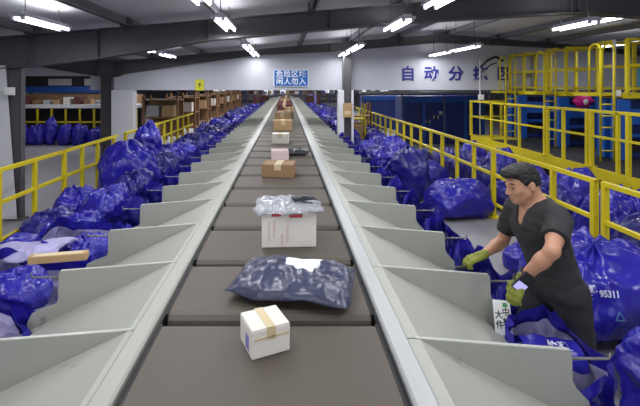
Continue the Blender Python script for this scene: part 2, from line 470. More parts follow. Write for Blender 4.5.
# carriers
CP = 0.69
def carrier_meshes():
    L, r = CP - 0.05, 0.055
    prof = []
    for a in range(0, 181, 30):
        t = math.radians(a); prof.append((L / 2 - r + r * math.sin(t), -r + r * math.cos(t)))
    for a in range(0, 181, 30):
        t = math.radians(a); prof.append((-L / 2 + r - r * math.sin(t), -r - r * math.cos(t)))
    b = MB().prism(prof, 'x', BL + 0.012, BR - 0.012)
    me = b.mesh('belt'); me.materials.append(M['belt'])
    c = MB().box(BL + 0.05, BR - 0.05, -L / 2 + 0.06, L / 2 - 0.06, -0.19, -0.06).box(BL, BL + 0.01, -L / 2 + 0.02, L / 2 - 0.02, -0.12, 0.0).box(BR - 0.01, BR, -L / 2 + 0.02, L / 2 - 0.02, -0.12, 0.0)
    mc = c.mesh('chassis'); mc.materials.append(M['black'])
    return me, mc
mb_, mc_ = carrier_meshes()
GAP0 = 2.146
proto = empty('belt_carrier'); obj('belt', mb_, None, proto); obj('chassis', mc_, None, proto)
first = True
CARR = {2: 'bare brown belt carrier just in front of the small white box', }
for k in range(-4, 69):
    yc = GAP0 - CP / 2 + CP * k
    o = proto if first else copy_tree(proto); first = False
    o.location = (0, yc, BZ)
    if k < 0: lab = 'brown belt carrier below the picture edge'
    elif k < 16:
        what = {0: 'carrying the small white box', 1: 'under the dark poly parcel', 2: 'at the front of the wrapped white box', 3: 'just behind the wrapped white box',
                5: 'with the brown carton', 6: 'between brown carton and pink box', 7: 'with the pink box', 9: 'with the small tan carton'}.get(k, 'seen bare')
        lab = '%s brown belt carrier from the near end, %s' % (ORD[k], what)
    else: lab = 'small far belt carrier on the distant stretch of the sorter'
    tag(o, lab, 'belt carrier', 'brown carriers of the sorter belt')

# chutes
PITCH = 0.785
def chute_meshes(side):
    """sloped floor running on past the divider into a rounded toe that reaches into the bag mouth"""
    if side > 0: x0, xa, xe, xt, zr, zf = 0.577, 0.635, 1.355, 1.45, 0.845, 0.485
    else: x0, xa, xe, xt, zr, zf = -0.747, -0.775, -1.545, -1.76, 0.84, 0.43
    za = 0.90
    t = 0.014
    s = 1 if side > 0 else -1
    prof = [(x0, za), (xa, za), (xt, zf), (xt, zf - t), (xa, za - t), (x0, za - t)]
    fl = MB().prism(prof, 'y', -PITCH + 0.004, -0.004)
    a = fl.mesh('chute_floor'); a.materials.append(M['chute'])
    w_ = abs(xt - xe)
    toe = [(xe, zr - 0.012), (xe + s * 0.004, zf + 0.22), (xe + s * 0.02, zf + 0.185), (xe + s * w_ * 0.55, zf + 0.15), (xe + s * w_ * 0.86, zf + 0.12), (xt, zf + 0.06), (xt, zf)]
    dv = MB().prism([(xa - s * 0.02, za + 0.002), (xe - s * 0.01, zr)] + toe + [(xa, za - 0.03)], 'y', -0.008, 0.008)
    b = dv.mesh('divider'); b.materials.append(M['chute'])
    lp = MB().bar((xa - s * 0.02, 0.004, za + 0.002), (xe - s * 0.01, 0.004, zr + 0.001), 0.017, 0.004)
    c = lp.mesh('top_lip'); c.materials.append(M['chute_edge'])
    lg = MB().box(min(xe, xe - s * 0.05), max(xe, xe - s * 0.05), -0.03, 0.02, 0, zf - 0.02)
    d = lg.mesh('leg'); d.materials.append(M['chassis'])
    hk = MB().tube([(xe - s * 0.03, 0.012, zr - 0.05), (xe + s * 0.19, 0.012, zr - 0.05), (xe + s * 0.20, 0.012, zr - 0.025)], 0.007, 6)
    e = hk.mesh('bag_hook', True); e.materials.append(M['chassis'])
    return a, b, c, d, e
K0R, D0 = -1, 1.97
for side, nm, d0 in ((1, 'right', 1.965), (-1, 'left', 2.03)):
    ms = chute_meshes(side)
    proto = empty('sorting_chute')
    for n_, me in zip(('chute_floor', 'divider', 'top_lip', 'leg', 'bag_hook'), ms): obj(n_, me, None, proto)
    first = True
    for k in range(-3, 58):
        o = proto if first else copy_tree(proto); first = False
        o.location = (0, d0 + PITCH * k, 0)
        if k < 0: lab = 'grey metal chute at the %s, below the picture edge' % nm
        elif k < 14:
            ex = {(1, 0): ', open blue bag hung before the man', (1, 1): ', paper notice at its end beside the man', (-1, 1): ', with a tan board on its rim'}.get((side, k), '')
            lab = '%s grey chute of the %s row%s' % (ORD[k].capitalize(), nm, ex or ', counted from the near end')
        else: lab = 'small far grey chute in the distant %s-hand row' % nm
        tag(o, lab, 'chute', 'grey chutes along the %s of the belt' % nm)

# ================================================================== PARCELS ON THE BELT
def carton(name, x, y, z, w, l, h, rz, m, label, cat, tape='tape', extra=None, group='parcels riding the sorter belt'):
    t = empty(name, (x, y, z), math.radians(rz)); tag(t, label, cat, group)
    MB().box(-w / 2, w / 2, -l / 2, l / 2, 0.002, h).build('carton_body', m, t, bevel=min(0.008, h * 0.05))
    g = MB().box(-w / 2 + 0.003, -0.004, -l / 2 + 0.003, l / 2 - 0.003, h - 0.002, h + 0.004).box(0.004, w / 2 - 0.003, -l / 2 + 0.003, l / 2 - 0.003, h - 0.002, h + 0.004)
    g.build('lid_flap', m, t)
    if tape:
        tw = w * 0.11
        MB().box(-tw, tw, -l / 2 - 0.002, l / 2 + 0.002, h + 0.004, h + 0.006).box(-tw, tw, -l / 2 - 0.003, -l / 2, h * 0.6, h + 0.006).build('tape_strip', tape, t)
    return t
BT = BZ
p1 = carton('white_carton', -0.100, 1.93, BT, 0.185, 0.17, 0.125, 24, 'whitebox', 'small white carton alone on the nearest carrier', 'box', 'tape')
MB().box(-0.092 - 0.002, -0.092, -0.045, 0.0, 0.02, 0.085).build('shipping_label', 'violet', p1)
MB().box(-0.08, 0.085, -0.088, -0.085, 0.083, 0.092).build('lid_edge', 'tape', p1)

def crumple(p, seed, f, amp, octs=3):
    d = 0
    for i in range(octs):
        q = Vector((p.x * f * 2 ** i + seed * 7.3, p.y * f * 2 ** i - seed * 3.1, p.z * f * 2 ** i + seed * 1.7))
        d += (1 - 2 * abs(noise.noise(q))) * amp / (1.8 ** i)
    return d

def pillow_mesh(name, sx, sy, sz, seed, nu=40, nv=30, amp=0.02, f=5.0, flare=True):
    b = MB(); top = []; bot = []
    for s in (1, -1):
        for j in range(nv + 1):
            for i in range(nu + 1):
                u, v = 2 * i / nu - 1, 2 * j / nv - 1
                e = max(0, 1 - abs(u) ** 3.2) ** 0.55 * max(0, 1 - abs(v) ** 3.2) ** 0.55
                x, y = sx * u, sy * v
                p = Vector((x, y, s))
                edge = noise.noise(Vector((x * 4 + seed, y * 4, 0))) * 0.04
                x += edge * u; y += edge * v
                z = s * sz * e
                if e > 0.01: z += crumple(p, seed, f, amp, 3) * min(1, e * 2)
                wob = noise.noise(Vector((x * 6 + seed, y * 6, 3.3))) * 0.03 * (1 - e)
                z = sz + z + wob
                if s < 0: z = max(0.0, z)
                b.v.append((x, y, max(0.0, z) + (0.004 if s > 0 else 0)))
    n1 = (nu + 1) * (nv + 1)
    for s in range(2):
        for j in range(nv):
            for i in range(nu):
                a = s * n1 + j * (nu + 1) + i
                q = (a, a + 1, a + nu + 2, a + nu + 1)
                b.f.append(q if s == 0 else q[::-1])
    ring = [i for i in range(nu + 1)] + [j * (nu + 1) + nu for j in range(1, nv + 1)] + [nv * (nu + 1) + i for i in range(nu - 1, -1, -1)] + [j * (nu + 1) for j in range(nv - 1, 0, -1)]
    for a, c in zip(ring, ring[1:] + ring[:1]): b.f.append((a, a + n1, c + n1, c))
    return b.mesh(name, True)

t = empty('poly_parcel', (0.045, 2.46, BT), math.radians(-14)); tag(t, 'large dark grey plastic mailer with white label lying on the belt', 'parcel', 'parcels riding the sorter belt')
obj('mailer', pillow_mesh('mailer', 0.36, 0.235, 0.05, 3, nu=60, nv=44, amp=0.02, f=5), 'poly', t)
lb = pillow_mesh('label_pouch', 0.11, 0.10, 0.012, 5, 14, 12, 0.008)
obj('label_pouch', lb, 'paper', t, (0.02, 0.05, 0.098))

t = empty('wrapped_carton', (0.015, 3.25, BT), math.radians(3)); tag(t, 'tall white carton with red print under crinkled clear wrap', 'parcel', 'parcels riding the sorter belt')
MB().box(-0.205, 0.205, -0.16, 0.17, 0.002, 0.285).build('carton_body', 'whitebox', t, bevel=0.006)
MB().box(0.0, 0.10, -0.1635, -0.16, 0.225, 0.25).build('red_print', 'red', t)
MB().box(-0.13, -0.06, -0.1635, -0.16, 0.235, 0.262).build('red_print', 'red', t)
for x0_, x1_, z0_, z1_ in ((-0.155, -0.145, 0.05, 0.2), (-0.12, -0.105, 0.08, 0.21), (-0.06, -0.045, 0.02, 0.1), (-0.02, -0.005, 0.04, 0.17)):
    MB().box(x0_, x1_, -0.1635, -0.16, z0_, z1_).build('side_print', 'pinkbox', t)
def wrap_mesh():
    b = MB(); n = 56
    rings = [(0.0, 0.322), (0.5, 0.322), (0.93, 0.308), (1.12, 0.285), (1.27, 0.272), (1.24, 0.26)]
    for j, (s, z) in enumerate(rings):
        for i in range(n):
            a = 2 * math.pi * i / n
            ca, sa = math.cos(a), math.sin(a)
            k = 1 / max(abs(ca), abs(sa)) if j > 0 else 0
            k = k * 0.75 + 0.25
            rag = 1 + (noise.noise(Vector((ca * 3, sa * 3, j * 0.4))) * 0.16 if j > 2 else 0)
            zz = z + noise.noise(Vector((ca * 4 * s, sa * 4 * s, 2.2 + j))) * 0.02
            b.v.append((0.205 * s * k * ca * rag, 0.005 + 0.165 * s * k * sa * rag, max(zz, 0.20)))
    for j in range(len(rings) - 1):
        for i in range(n):
            b.f.append((j * n + i, j * n + (i + 1) % n, (j + 1) * n + (i + 1) % n, (j + 1) * n + i))
    return b.mesh('plastic_wrap', True)
obj('plastic_wrap', wrap_mesh(), 'wrap', t)
obj('dark_wrap_patch', pillow_mesh('dark_wrap_patch', 0.09, 0.05, 0.012, 8, 12, 10, 0.008), 'blackbag', t, (0.12, -0.06, 0.325))

carton('brown_carton', -0.09, 5.6, BT, 0.42, 0.34, 0.17, -8, 'card_dark', 'brown cardboard carton with pale tape behind the wrapped white box', 'box')
carton('pink_carton', -0.105, 6.85, BT, 0.28, 0.26, 0.15, 5, 'pinkbox', 'pale pink carton beside a black mailer on the belt', 'box', None)
t = empty('black_mailer', (0.17, 7.35, BT)); tag(t, 'flat black plastic mailer behind the pale pink carton', 'parcel', 'parcels riding the sorter belt')
obj('mailer', pillow_mesh('mailer', 0.2, 0.2, 0.035, 9, 20, 16, 0.02), 'blackbag', t)
carton('tan_carton', -0.115, 8.8, BT, 0.35, 0.34, 0.2, -4, 'whitebox', 'cream carton in front of the tall tan cartons', 'box')
carton('tan_carton', -0.09, 11.4, BT, 0.5, 0.45, 0.27, 3, 'card', 'tan carton with pale tape in the middle of the parcel line', 'box')
carton('tan_carton', -0.1, 13.2, BT, 0.48, 0.45, 0.36, -5, 'card', 'taller tan carton just behind the taped tan carton', 'box')
carton('cream_carton', -0.02, 15.3, BT, 0.55, 0.45, 0.28, 6, 'tape', 'pale cream carton beyond the tall tan carton', 'box', 'card')
carton('orange_carton', 0.12, 16.8, BT, 0.35, 0.35, 0.34, -3, 'card', 'small orange tan carton at right of the far parcel line', 'box')
carton('red_carton', -0.1, 19.5, BT, 0.65, 0.5, 0.36, 2, 'darkred', 'dark red carton at the far part of the belt', 'box')
carton('red_carton', -0.05, 22.5, BT, 0.7, 0.5, 0.4, -6, 'darkred', 'second dark red carton behind the first on the far belt', 'box')
carton('brown_carton', -0.1, 27, BT, 0.6, 0.6, 0.4, 4, 'card_dark', 'dim brown carton near the vanishing end of the belt', 'box')
carton('brown_carton', 0.0, 33, BT, 0.6, 0.6, 0.45, 0, 'cloth_brown', 'dimmest dark carton at the vanishing end of the belt', 'box')

# ================================================================== YELLOW RAILINGS
def panel_meshes(L, h, posts, rails, pw=0.055, thick=0.085, closed_end=True):
    ps = []
    for i, (y, wd) in enumerate(posts):
        m_ = MB().box(-wd / 2, wd / 2, y - wd / 2, y + wd / 2, 0.0, h - 0.005).mesh('post', bevel=0.004)
        m_.materials.append(M['yellow']); ps.append(m_)
    rs = []
    for z, s in rails:
        m_ = MB().box(-s / 2, s / 2, 0.0, L, z - s / 2, z + s / 2).mesh('rail', bevel=0.004)
        m_.materials.append(M['yellow']); rs.append(m_)
    pl = MB().box(-0.09, 0.09, -0.09, 0.09, 0, 0.012).mesh('foot_plate'); pl.materials.append(M['yellow'])
    return ps, rs, pl
def panel(x, y0, meshes, label, group, z=0.0, rz=0.0, name='guard_railing'):
    t = empty(name, (x, y0, z), rz); tag(t, label, 'railing', group)
    ps, rs, pl = meshes
    for m_ in ps: obj('post', m_, None, t)
    for m_ in rs: obj('rail', m_, None, t)
    obj('foot_plate', pl, None, t)
    return t
PL = 2.17
full = panel_meshes(PL - 0.03, 1.1, [(0.03, 0.06), (0.72, 0.055), (1.44, 0.055), (PL - 0.06, 0.055)], [(1.075, 0.05), (0.68, 0.045), (0.22, 0.04)])
full3 = panel_meshes(PL - 0.03, 1.1, [(0.03, 0.06), (0.72, 0.055), (1.44, 0.055)], [(1.075, 0.05), (0.68, 0.045), (0.22, 0.04)])
for i in range(7):
    y = 4.43 + PL * i
    panel(3.33, y, full3, '%s yellow railing section of the right floor railing, counted from behind the man' % ORD[i].capitalize(), 'yellow floor railing on the right')
panel(3.33, 4.43 - PL - 0.06, full, 'yellow railing section at the right edge, in front of the gap beside the man', 'yellow floor railing on the right')
for i in range(6):
    y = 6.45 + PL * (i - 2) + (0.3 if i > 2 else 0)
    lab = ['yellow railing section cut by the lower left picture edge', 'yellow railing section in front of the white left column', 'yellow railing section right of the left column, behind the blue heap',
           'first yellow railing section past the small gap at left', 'second yellow railing section past the small gap at left', 'last yellow railing section of the left row'][i]
    panel(-3.48, y, full3 if i != 2 else panel_meshes(PL - 0.1, 1.1, [(0.03, 0.06), (0.6, 0.055), (1.17, 0.055), (1.9, 0.055)], [(1.075, 0.05), (0.68, 0.045), (0.22, 0.04)]), lab, 'yellow floor railing on the left')

# ================================================================== RAISED PLATFORM, CAGES, LADDERS, MACHINES
PX, PZ, PH = 5.34, 0.67, 1.0
plf = empty('raised_platform', (PX, 5.4, 0)); tag(plf, 'long raised platform with yellow edge and blue legs at right', 'platform')
MB().box(0.03, 1.8, 0, 6.45, PZ - 0.06, PZ).build('deck', 'dark', plf)
MB().box(-0.03, 0.03, 0, 6.48, PZ - 0.16, PZ + 0.02).build('edge_beam', 'yellow', plf)
MB().box(0.03, 1.8, 6.42, 6.48, PZ - 0.16, PZ + 0.02).build('edge_beam', 'yellow', plf)
MB().box(0.05, 0.95, 5.6, 6.4, PZ, PZ + 0.012).build('yellow_plate', 'yellow', plf)
for yy in (0.3, 1.4, 2.5, 3.6, 4.7, 6.2):
    MB().box(0.05, 0.17, yy, yy + 0.12, 0, PZ - 0.06).build('leg', 'machine', plf)
    MB().box(1.6, 1.72, yy, yy + 0.12, 0, PZ - 0.06).build('leg', 'machine', plf)

def prail(y0, posts, L, label):
    q = 0.92
    ms = panel_meshes(L * q, PH, [(y * q, w_) for y, w_ in posts], [(PH - 0.025, 0.05), (PH * 0.54, 0.04)])
    panel(PX, y0 * q, ms, label, 'yellow railing on the raised platform', z=PZ + 0.02, name='platform_railing')
prail(9.22, [(0.03, 0.06), (1.05, 0.05), (1.7, 0.05), (2.45, 0.05), (3.73, 0.06)], 3.77, 'long yellow platform railing at the far left end of the platform')
prail(7.92, [(0.03, 0.06), (0.72, 0.05), (1.24, 0.05)], 1.26, 'middle yellow platform railing before the pink cloth machine')
prail(6.02, [(0.03, 0.05), (0.98, 0.06), (1.2, 0.05), (1.83, 0.06)], 1.86, 'near yellow platform railing at the right picture edge')
e = panel_meshes(1.6, PH, [(1.57, 0.06), (0.8, 0.05)], [(PH - 0.025, 0.05), (PH * 0.54, 0.04)])
panel(PX + 0.04, 11.86, e, 'yellow railing across the far end of the platform', 'yellow railing on the raised platform', z=PZ + 0.02, rz=-math.pi / 2, name='platform_railing')

CX0, CX1, CZ, CH = 6.47, 7.19, 1.965, 1.02
def cage(y, label, dep=0.7):
    t = empty('yellow_cage', (0, y, 0)); tag(t, label, 'cage', 'yellow guard cages on the machines')
    MB().box(CX0, CX1, 0, dep, CZ - 0.1, CZ).build('floor_frame', 'yellow', t)
    for x in (CX0, CX1):
        for yy in (0, dep):
            MB().box(x - 0.028, x + 0.028, yy - 0.028, yy + 0.028, CZ, CZ + CH).build('post', 'yellow', t)
    for z, s in ((CZ + CH, 0.055), (CZ + CH * 0.52, 0.055), (CZ + 0.09, 0.045)):
        for yy in (0, dep):
            MB().box(CX0, CX1, yy - s / 2, yy + s / 2, z - s / 2, z + s / 2).build('rail', 'yellow', t)
        MB().box(CX1 - s / 2, CX1 + s / 2, 0, dep, z - s / 2, z + s / 2).build('rail', 'yellow', t)
    for z in (CZ + CH, CZ + CH * 0.52):
        MB().box(CX0 - 0.028, CX0 + 0.028, 0.3, dep, z - 0.028, z + 0.028).build('rail', 'yellow', t)
    return t
def ladder(y, label):
    t = empty('yellow_ladder', (0, y, 0)); tag(t, label, 'ladder', 'yellow ladders up to the cages')
    x0, x1 = 5.98, 6.24
    for x in (x0, x1):
        pts = [(x, 0, PZ)] + [(x, 0, CZ + 0.8)]
        for a in range(20, 181, 32):
            r = math.radians(a); pts.append((x, 0.15 - 0.15 * math.cos(r), CZ + 0.8 + 0.15 * math.sin(r)))
        pts.append((x, 0.30, CZ + 0.02))
        MB().tube(pts, 0.021, 7).build('stile', 'yellow', t, smooth=True)
    z = PZ + 0.2
    while z < CZ:
        MB().tube([(x0, 0, z), (x1, 0, z)], 0.016, 6).build('rung', 'yellow', t, smooth=True); z += 0.22
    MB().box(x0 - 0.05, CX0 - 0.03, 0.25, 0.7, CZ - 0.06, CZ).build('landing', 'yellow', t)
    return t
def machine(y, label, dep=0.55):
    t = empty('sorting_machine', (0, y, 0)); tag(t, label, 'machine', 'blue machines under the yellow cages')
    zt = CZ - 0.12
    for x in (6.33, 7.15):
        for yy in (0.0, dep - 0.2):
            MB().box(x, x + 0.24, yy, yy + 0.2, PZ + 0.01 if x < 7.1 else 0, zt).build('post', 'machine', t, bevel=0.01)
    MB().box(6.57, 7.15, 0.02, 0.14, 1.36, 1.66).build('front_beam', 'machine', t, bevel=0.01)
    MB().box(6.57, 7.15, 0.05, 0.14, 1.12, 1.18).build('crossbar', 'machine', t)
    MB().box(6.6, 7.14, 0.25, dep - 0.02, PZ + 0.01, 1.8).build('cabinet', 'machine_dark', t, bevel=0.01)
    MB().box(6.65, 7.05, 0.235, 0.25, 0.8, 1.05).build('hatch', 'dark', t)
    return t
for y, c in ((7.83, 'at the right picture edge'), (9.54, 'with the pink cloth, right of centre'), (11.22, 'over the end of the wall lettering')):
    cage(y, 'Yellow guard cage %s' % c)
    machine(y + 0.03, 'Blue machine under the yellow cage %s' % c)
    ladder(y + 0.02, 'Yellow ladder left of the cage %s' % c)
# deck of the platform reaches to the machines
mg = MB()
import itertools
for i in range(18):
    a = 2 * math.pi * i / 18
    r0 = 0.23 * (1 + 0.12 * math.cos(6 * a))
    mg.v.append((r0 * math.cos(a), -0.02, 0.7 * r0 * math.sin(a)))
for i in range(18):
    a = 2 * math.pi * i / 18
    mg.v.append((0.1 * math.cos(a), -0.10, 0.07 * math.sin(a)))
for i in range(18):
    a = 2 * math.pi * i / 18
    mg.v.append((0.2 * math.cos(a), 0.03, 0.15 * math.sin(a)))
for i in range(18):
    j = (i + 1) % 18
    mg.f.append((i, j, 18 + j, 18 + i)); mg.f.append((j, i, 36 + i, 36 + j))
mg.f.append(tuple(range(18, 36))); mg.f.append(tuple(range(53, 35, -1)))
t = empty('cloth_rosette', (6.86, 9.55, 1.76)); tag(t, 'bright magenta cloth rosette hung on the blue machine', 'decoration')
obj('cloth', mg.mesh('cloth', True), 'magenta', t)
MB().tube([(0, -0.085, -0.02), (0, -0.115, -0.02)], [0.07, 0.05], 14).build('centre', 'paper', t, smooth=True)

# grey poles with boxes
t = empty('conduit_pole', (6.36, 8.0, 0)); tag(t, 'grey conduit pole with white boxes beside right ladder', 'pole')
MB().tube([(0, 0, 0.67), (0, 0, 3.0)], 0.032, 8).build('pole', 'lightgrey', t, smooth=True)
MB().box(-0.06, 0.06, -0.09, -0.03, 1.9, 2.02).build('junction_box', 'paper', t, bevel=0.006)
MB().box(-0.06, 0.06, -0.09, -0.03, 1.32, 1.45).build('junction_box', 'paper', t, bevel=0.006)
t = empty('bracket_pole', (5.45, 11.6, 0)); tag(t, 'thin grey pole with dark bent bracket in front of wall lettering', 'pole')
MB().tube([(0, 0, 0.67), (0, 0, 2.85)], 0.022, 8).build('pole', 'lightgrey', t, smooth=True)
MB().tube([(0, 0, 2.62), (0.2, -0.02, 2.82), (0.42, -0.04, 2.92), (0.62, -0.05, 2.80)], 0.035, 7).tube([(0.05, 0, 2.5), (0.3, -0.02, 2.7), (0.45, -0.04, 2.75)], 0.02, 7).build('bent_bracket', 'wire', t, smooth=True)
MB().box(-0.07, 0.07, -0.09, -0.02, 1.72, 1.86).build('junction_box', 'paper', t, bevel=0.006)
t = empty('cyan_board', (10.15, 11.6, 2.36)); tag(t, 'cyan board with navy letter behind the cage at right edge', 'sign')
MB().box(-0.35, 0.45, 0, 0.03, -0.26, 0.26).build('board', 'cyan', t)
o = obj('letter', text_mesh('R', 0.62, 'letter', 0.004, 0.012), 'letter', t, (-0.05, -0.008, 0)); o.rotation_euler = (math.pi / 2, 0, 0)
MB().tube([(-0.3, 0.015, 0.26), (-0.3, 0.015, 0.9)], 0.01, 5).tube([(0.4, 0.015, 0.26), (0.4, 0.015, 0.88)], 0.01, 5).build('hanger', 'wire', t)

# dark blue enclosure in the middle right distance
t = empty('machine_enclosure', (0, 0, 0)); tag(t, 'long dark blue machine enclosure behind the right floor railing', 'machine')
MB().box(4.2, 7.2, 15.0, 15.9, 0.0, 1.74).build('housing', 'machine_dark', t, bevel=0.03)
for x in (4.2, 4.95, 5.7, 6.45, 7.1):
    MB().box(x, x + 0.1, 14.95, 15.0, 0.0, 1.74).build('post', 'machine', t)
MB().box(4.3, 7.1, 14.97, 15.0, 1.5, 1.7).build('header', 'machine', t)
for i, x in enumerate((5.1, 5.35, 5.55, 5.05, 5.4)):
    MB().box(x, x + 0.14, 14.985, 15.0, 0.75 + 0.16 * (i % 3), 0.87 + 0.16 * (i % 3)).build('notice', 'lightgrey', t)
t = empty('machine_enclosure', (0, 0, 0)); tag(t, 'lower dark blue enclosure beyond the slim white column', 'machine')
MB().box(3.75, 6.2, 20, 21, 0.0, 1.62).build('housing', 'machine_dark', t, bevel=0.03)
MB().box(3.7, 6.2, 19.9, 20, 1.4, 1.62).build('header', 'machine', t)
t = empty('overhead_duct', (0, 0, 0)); tag(t, 'pale grey duct running over the dark blue enclosures', 'duct')
MB().tube([(2.6, 14.6, 1.86), (7.3, 14.6, 1.86)], 0.045, 8).build('pipe', 'lightgrey', t, smooth=True)
for x in (2.7, 4.1, 5.6, 7.2):
    MB().box(x - 0.02, x + 0.02, 14.58, 14.62, 0, 1.83).build('support', 'steel', t)
t = empty('tan_board', (1.73, D2 - 0.43, 1.42)); tag(t, 'tan notice board fixed to the slim right column', 'sign')
MB().box(-0.13, 0.13, 0, 0.02, -0.2, 0.2).build('board', 'card', t, bevel=0.004)
MB().box(-0.09, 0.09, -0.004, 0.0, -0.12, -0.02).build('notice', 'tape', t)
for i, (x, y, c, l) in enumerate(((2.3, 14.2, 'yellow', 'yellow cart just right of the slim column'), (2.75, 15.5, 'wood', 'brown cart behind the yellow cart'))):
    t = empty('stock_cart', (x, y, 0)); tag(t, l, 'cart')
    MB().box(-0.4, 0.4, -0.3, 0.3, 0.25, 0.32).box(-0.4, 0.4, -0.3, 0.3, 0.95, 1.0).build('shelf', c, t)
    for sx in (-0.37, 0.37):
        for sy in (-0.27, 0.27):
            MB().box(sx - 0.03, sx + 0.03, sy - 0.03, sy + 0.03, 0.08, 1.5).build('post', c, t)
            MB().tube([(sx - 0.02, sy, 0.045), (sx + 0.02, sy, 0.045)], 0.044, 10).build('wheel', 'black', t)
    MB().box(-0.3, 0.3, -0.22, 0.22, 0.321, 0.75).build('bin', 'card', t, bevel=0.01)

# ================================================================== BAGS
def sack_mesh(name, seed, sx, sy, sz, nu=56, nv=40, tuft=True, amp=0.05):
    """full tied sack: rounded block resting on z=0, gathered into a neck at one end"""
    b = MB()
    for j in range(nv + 1):
        th = math.pi * j / nv
        for i in range(nu):
            ph = 2 * math.pi * i / nu
            ct, st = math.cos(th), math.sin(th)
            e = 0.72
            sg_ = lambda v, q: math.copysign(abs(v) ** q, v)
            x = sx * sg_(st, e) * sg_(math.cos(ph), e); y = sy * sg_(st, e) * sg_(math.sin(ph), e)
            z = sz * sg_(ct, 0.8)
            p = Vector((x, y, z)); n = Vector((x / sx ** 2, y / sy ** 2, z / sz ** 2)).normalized()
            d = crumple(p, seed, 2.1, amp, 2) + crumple(p, seed + 5, 4.8, amp * 0.42, 2)
            d += 0.12 * noise.noise(p * 1.6 + Vector((seed, 0, 0)))
            # radial pleats towards the neck
            up_ = max(0, ct) ** 2
            d += 0.022 * up_ * math.sin(ph * 9 + 3 * noise.noise(p * 3))
            p += n * d
            p.z = p.z + sz
            if ct < -0.2: p.z = max(0.003, p.z * 0.75)
            if tuft and ct > 0.93:
                k = (ct - 0.93) / 0.07
                p.x *= 1 - 0.3 * k; p.y *= 1 - 0.3 * k; p.z += 0.045 * k + 0.02 * math.sin(ph * 5)
            p.z = max(0.003, p.z)
            b.v.append(tuple(p))
    for j in range(nv):
        for i in range(nu):
            b.f.append((j * nu + i, (j + 1) * nu + i, (j + 1) * nu + (i + 1) % nu, j * nu + (i + 1) % nu))
    return b.mesh(name, True)

def hung_mesh(name, seed, hx, hy, ztop, zbot, lean=0.0, nu=72, nv=34, corner=0.0, ragged=0.05, tilt=0.0):
    """open bag hung by its mouth; local origin at mouth centre on the floor. corner>0 lifts the rim at the two y ends"""
    b = MB()
    def rim(ph):
        cy = math.sin(ph)
        return ztop + tilt * math.cos(ph) + corner * (abs(cy) ** 2.5) + ragged * noise.noise(Vector((math.cos(ph) * 1.7 + seed, cy * 1.7, 0.5)))
    def pos(ph, v, off=0.0):
        z1 = rim(ph); z = z1 + (zbot - z1) * v
        e = 0.55
        c, s = math.cos(ph), math.sin(ph)
        bulge = 1 + 0.28 * math.sin(math.pi * min(1, v * 1.15)) - 0.15 * v
        x = (hx + off) * math.copysign(abs(c) ** e, c) * bulge + lean * v
        y = (hy + off) * math.copysign(abs(s) ** e, s) * (1 - 0.22 * v)
        p = Vector((x, y, z))
        d = (crumple(p, seed, 3.0, 0.045, 3) + crumple(p, seed + 9, 9.0, 0.014, 2)) * min(1, 0.35 + 2 * v)
        d += 0.02 * math.sin(ph * 11 + 4 * noise.noise(p * 2.5)) * (1 - 0.5 * v)
        if v < 0.06: d += 0.025 * noise.noise(Vector((ph * 2.5, seed, 1)))
        dx = Vector((math.copysign(abs(c) ** e, c) , math.copysign(abs(s) ** e, s), 0)).normalized()
        return p + dx * d
    for j in range(nv + 1):
        v = j / nv
        for i in range(nu):
            b.v.append(tuple(pos(2 * math.pi * i / nu, v)))
    for j in range(nv):
        for i in range(nu):
            b.f.append((j * nu + i, (j + 1) * nu + i, (j + 1) * nu + (i + 1) % nu, j * nu + (i + 1) % nu))
    b.f.append(tuple(range(nv * nu, (nv + 1) * nu))[::-1])
    # inner lining, offset inwards, down to the contents
    l = MB(); nl = 14
    for j in range(nl + 1):
        v = 0.13 + j / nl * 0.49
        for i in range(nu):
            p = pos(2 * math.pi * i / nu, v); c = Vector((lean * v, 0, p.z)); q = p - c; q.z = 0
            k = 1 - min(0.9, 0.014 / max(0.02, q.length))
            l.v.append((c.x + q.x * k, c.y + q.y * k, p.z))
    for j in range(nl):
        for i in range(nu):
            l.f.append((j * nu + i, j * nu + (i + 1) % nu, (j + 1) * nu + (i + 1) % nu, (j + 1) * nu + i))
    l.f.append(tuple(range(nl * nu, (nl + 1) * nu)))
    me = b.mesh(name, True, fixn=False)
    ml = l.mesh('lining', True, fixn=False)
    return me, ml

SACKS = [sack_mesh('sack_%d' % i, 11 + 3 * i, *s, nu=84, nv=56, tuft=i in (2, 4), amp=0.06) for i, s in enumerate([(0.47, 0.40, 0.33), (0.42, 0.36, 0.28), (0.40, 0.40, 0.40), (0.52, 0.40, 0.24), (0.34, 0.32, 0.44), (0.46, 0.44, 0.17)])]
def sack(v, x, y, z, s, rz, label, group=None, m='bag', sz=None, tilt=0.0):
    o = bpy.data.objects.new('blue_sack', SACKS[v]); COL.objects.link(o)
    o.location = (x, y, z); o.scale = (s, s, sz or s); o.rotation_euler = (tilt, 0, math.radians(rz))
    if not SACKS[v].materials: SACKS[v].materials.append(M['bag'])
    if m != 'bag':
        o.material_slots[0].link = 'OBJECT'; o.material_slots[0].material = M[m]
    tag(o, label, 'bag', group)
    return o

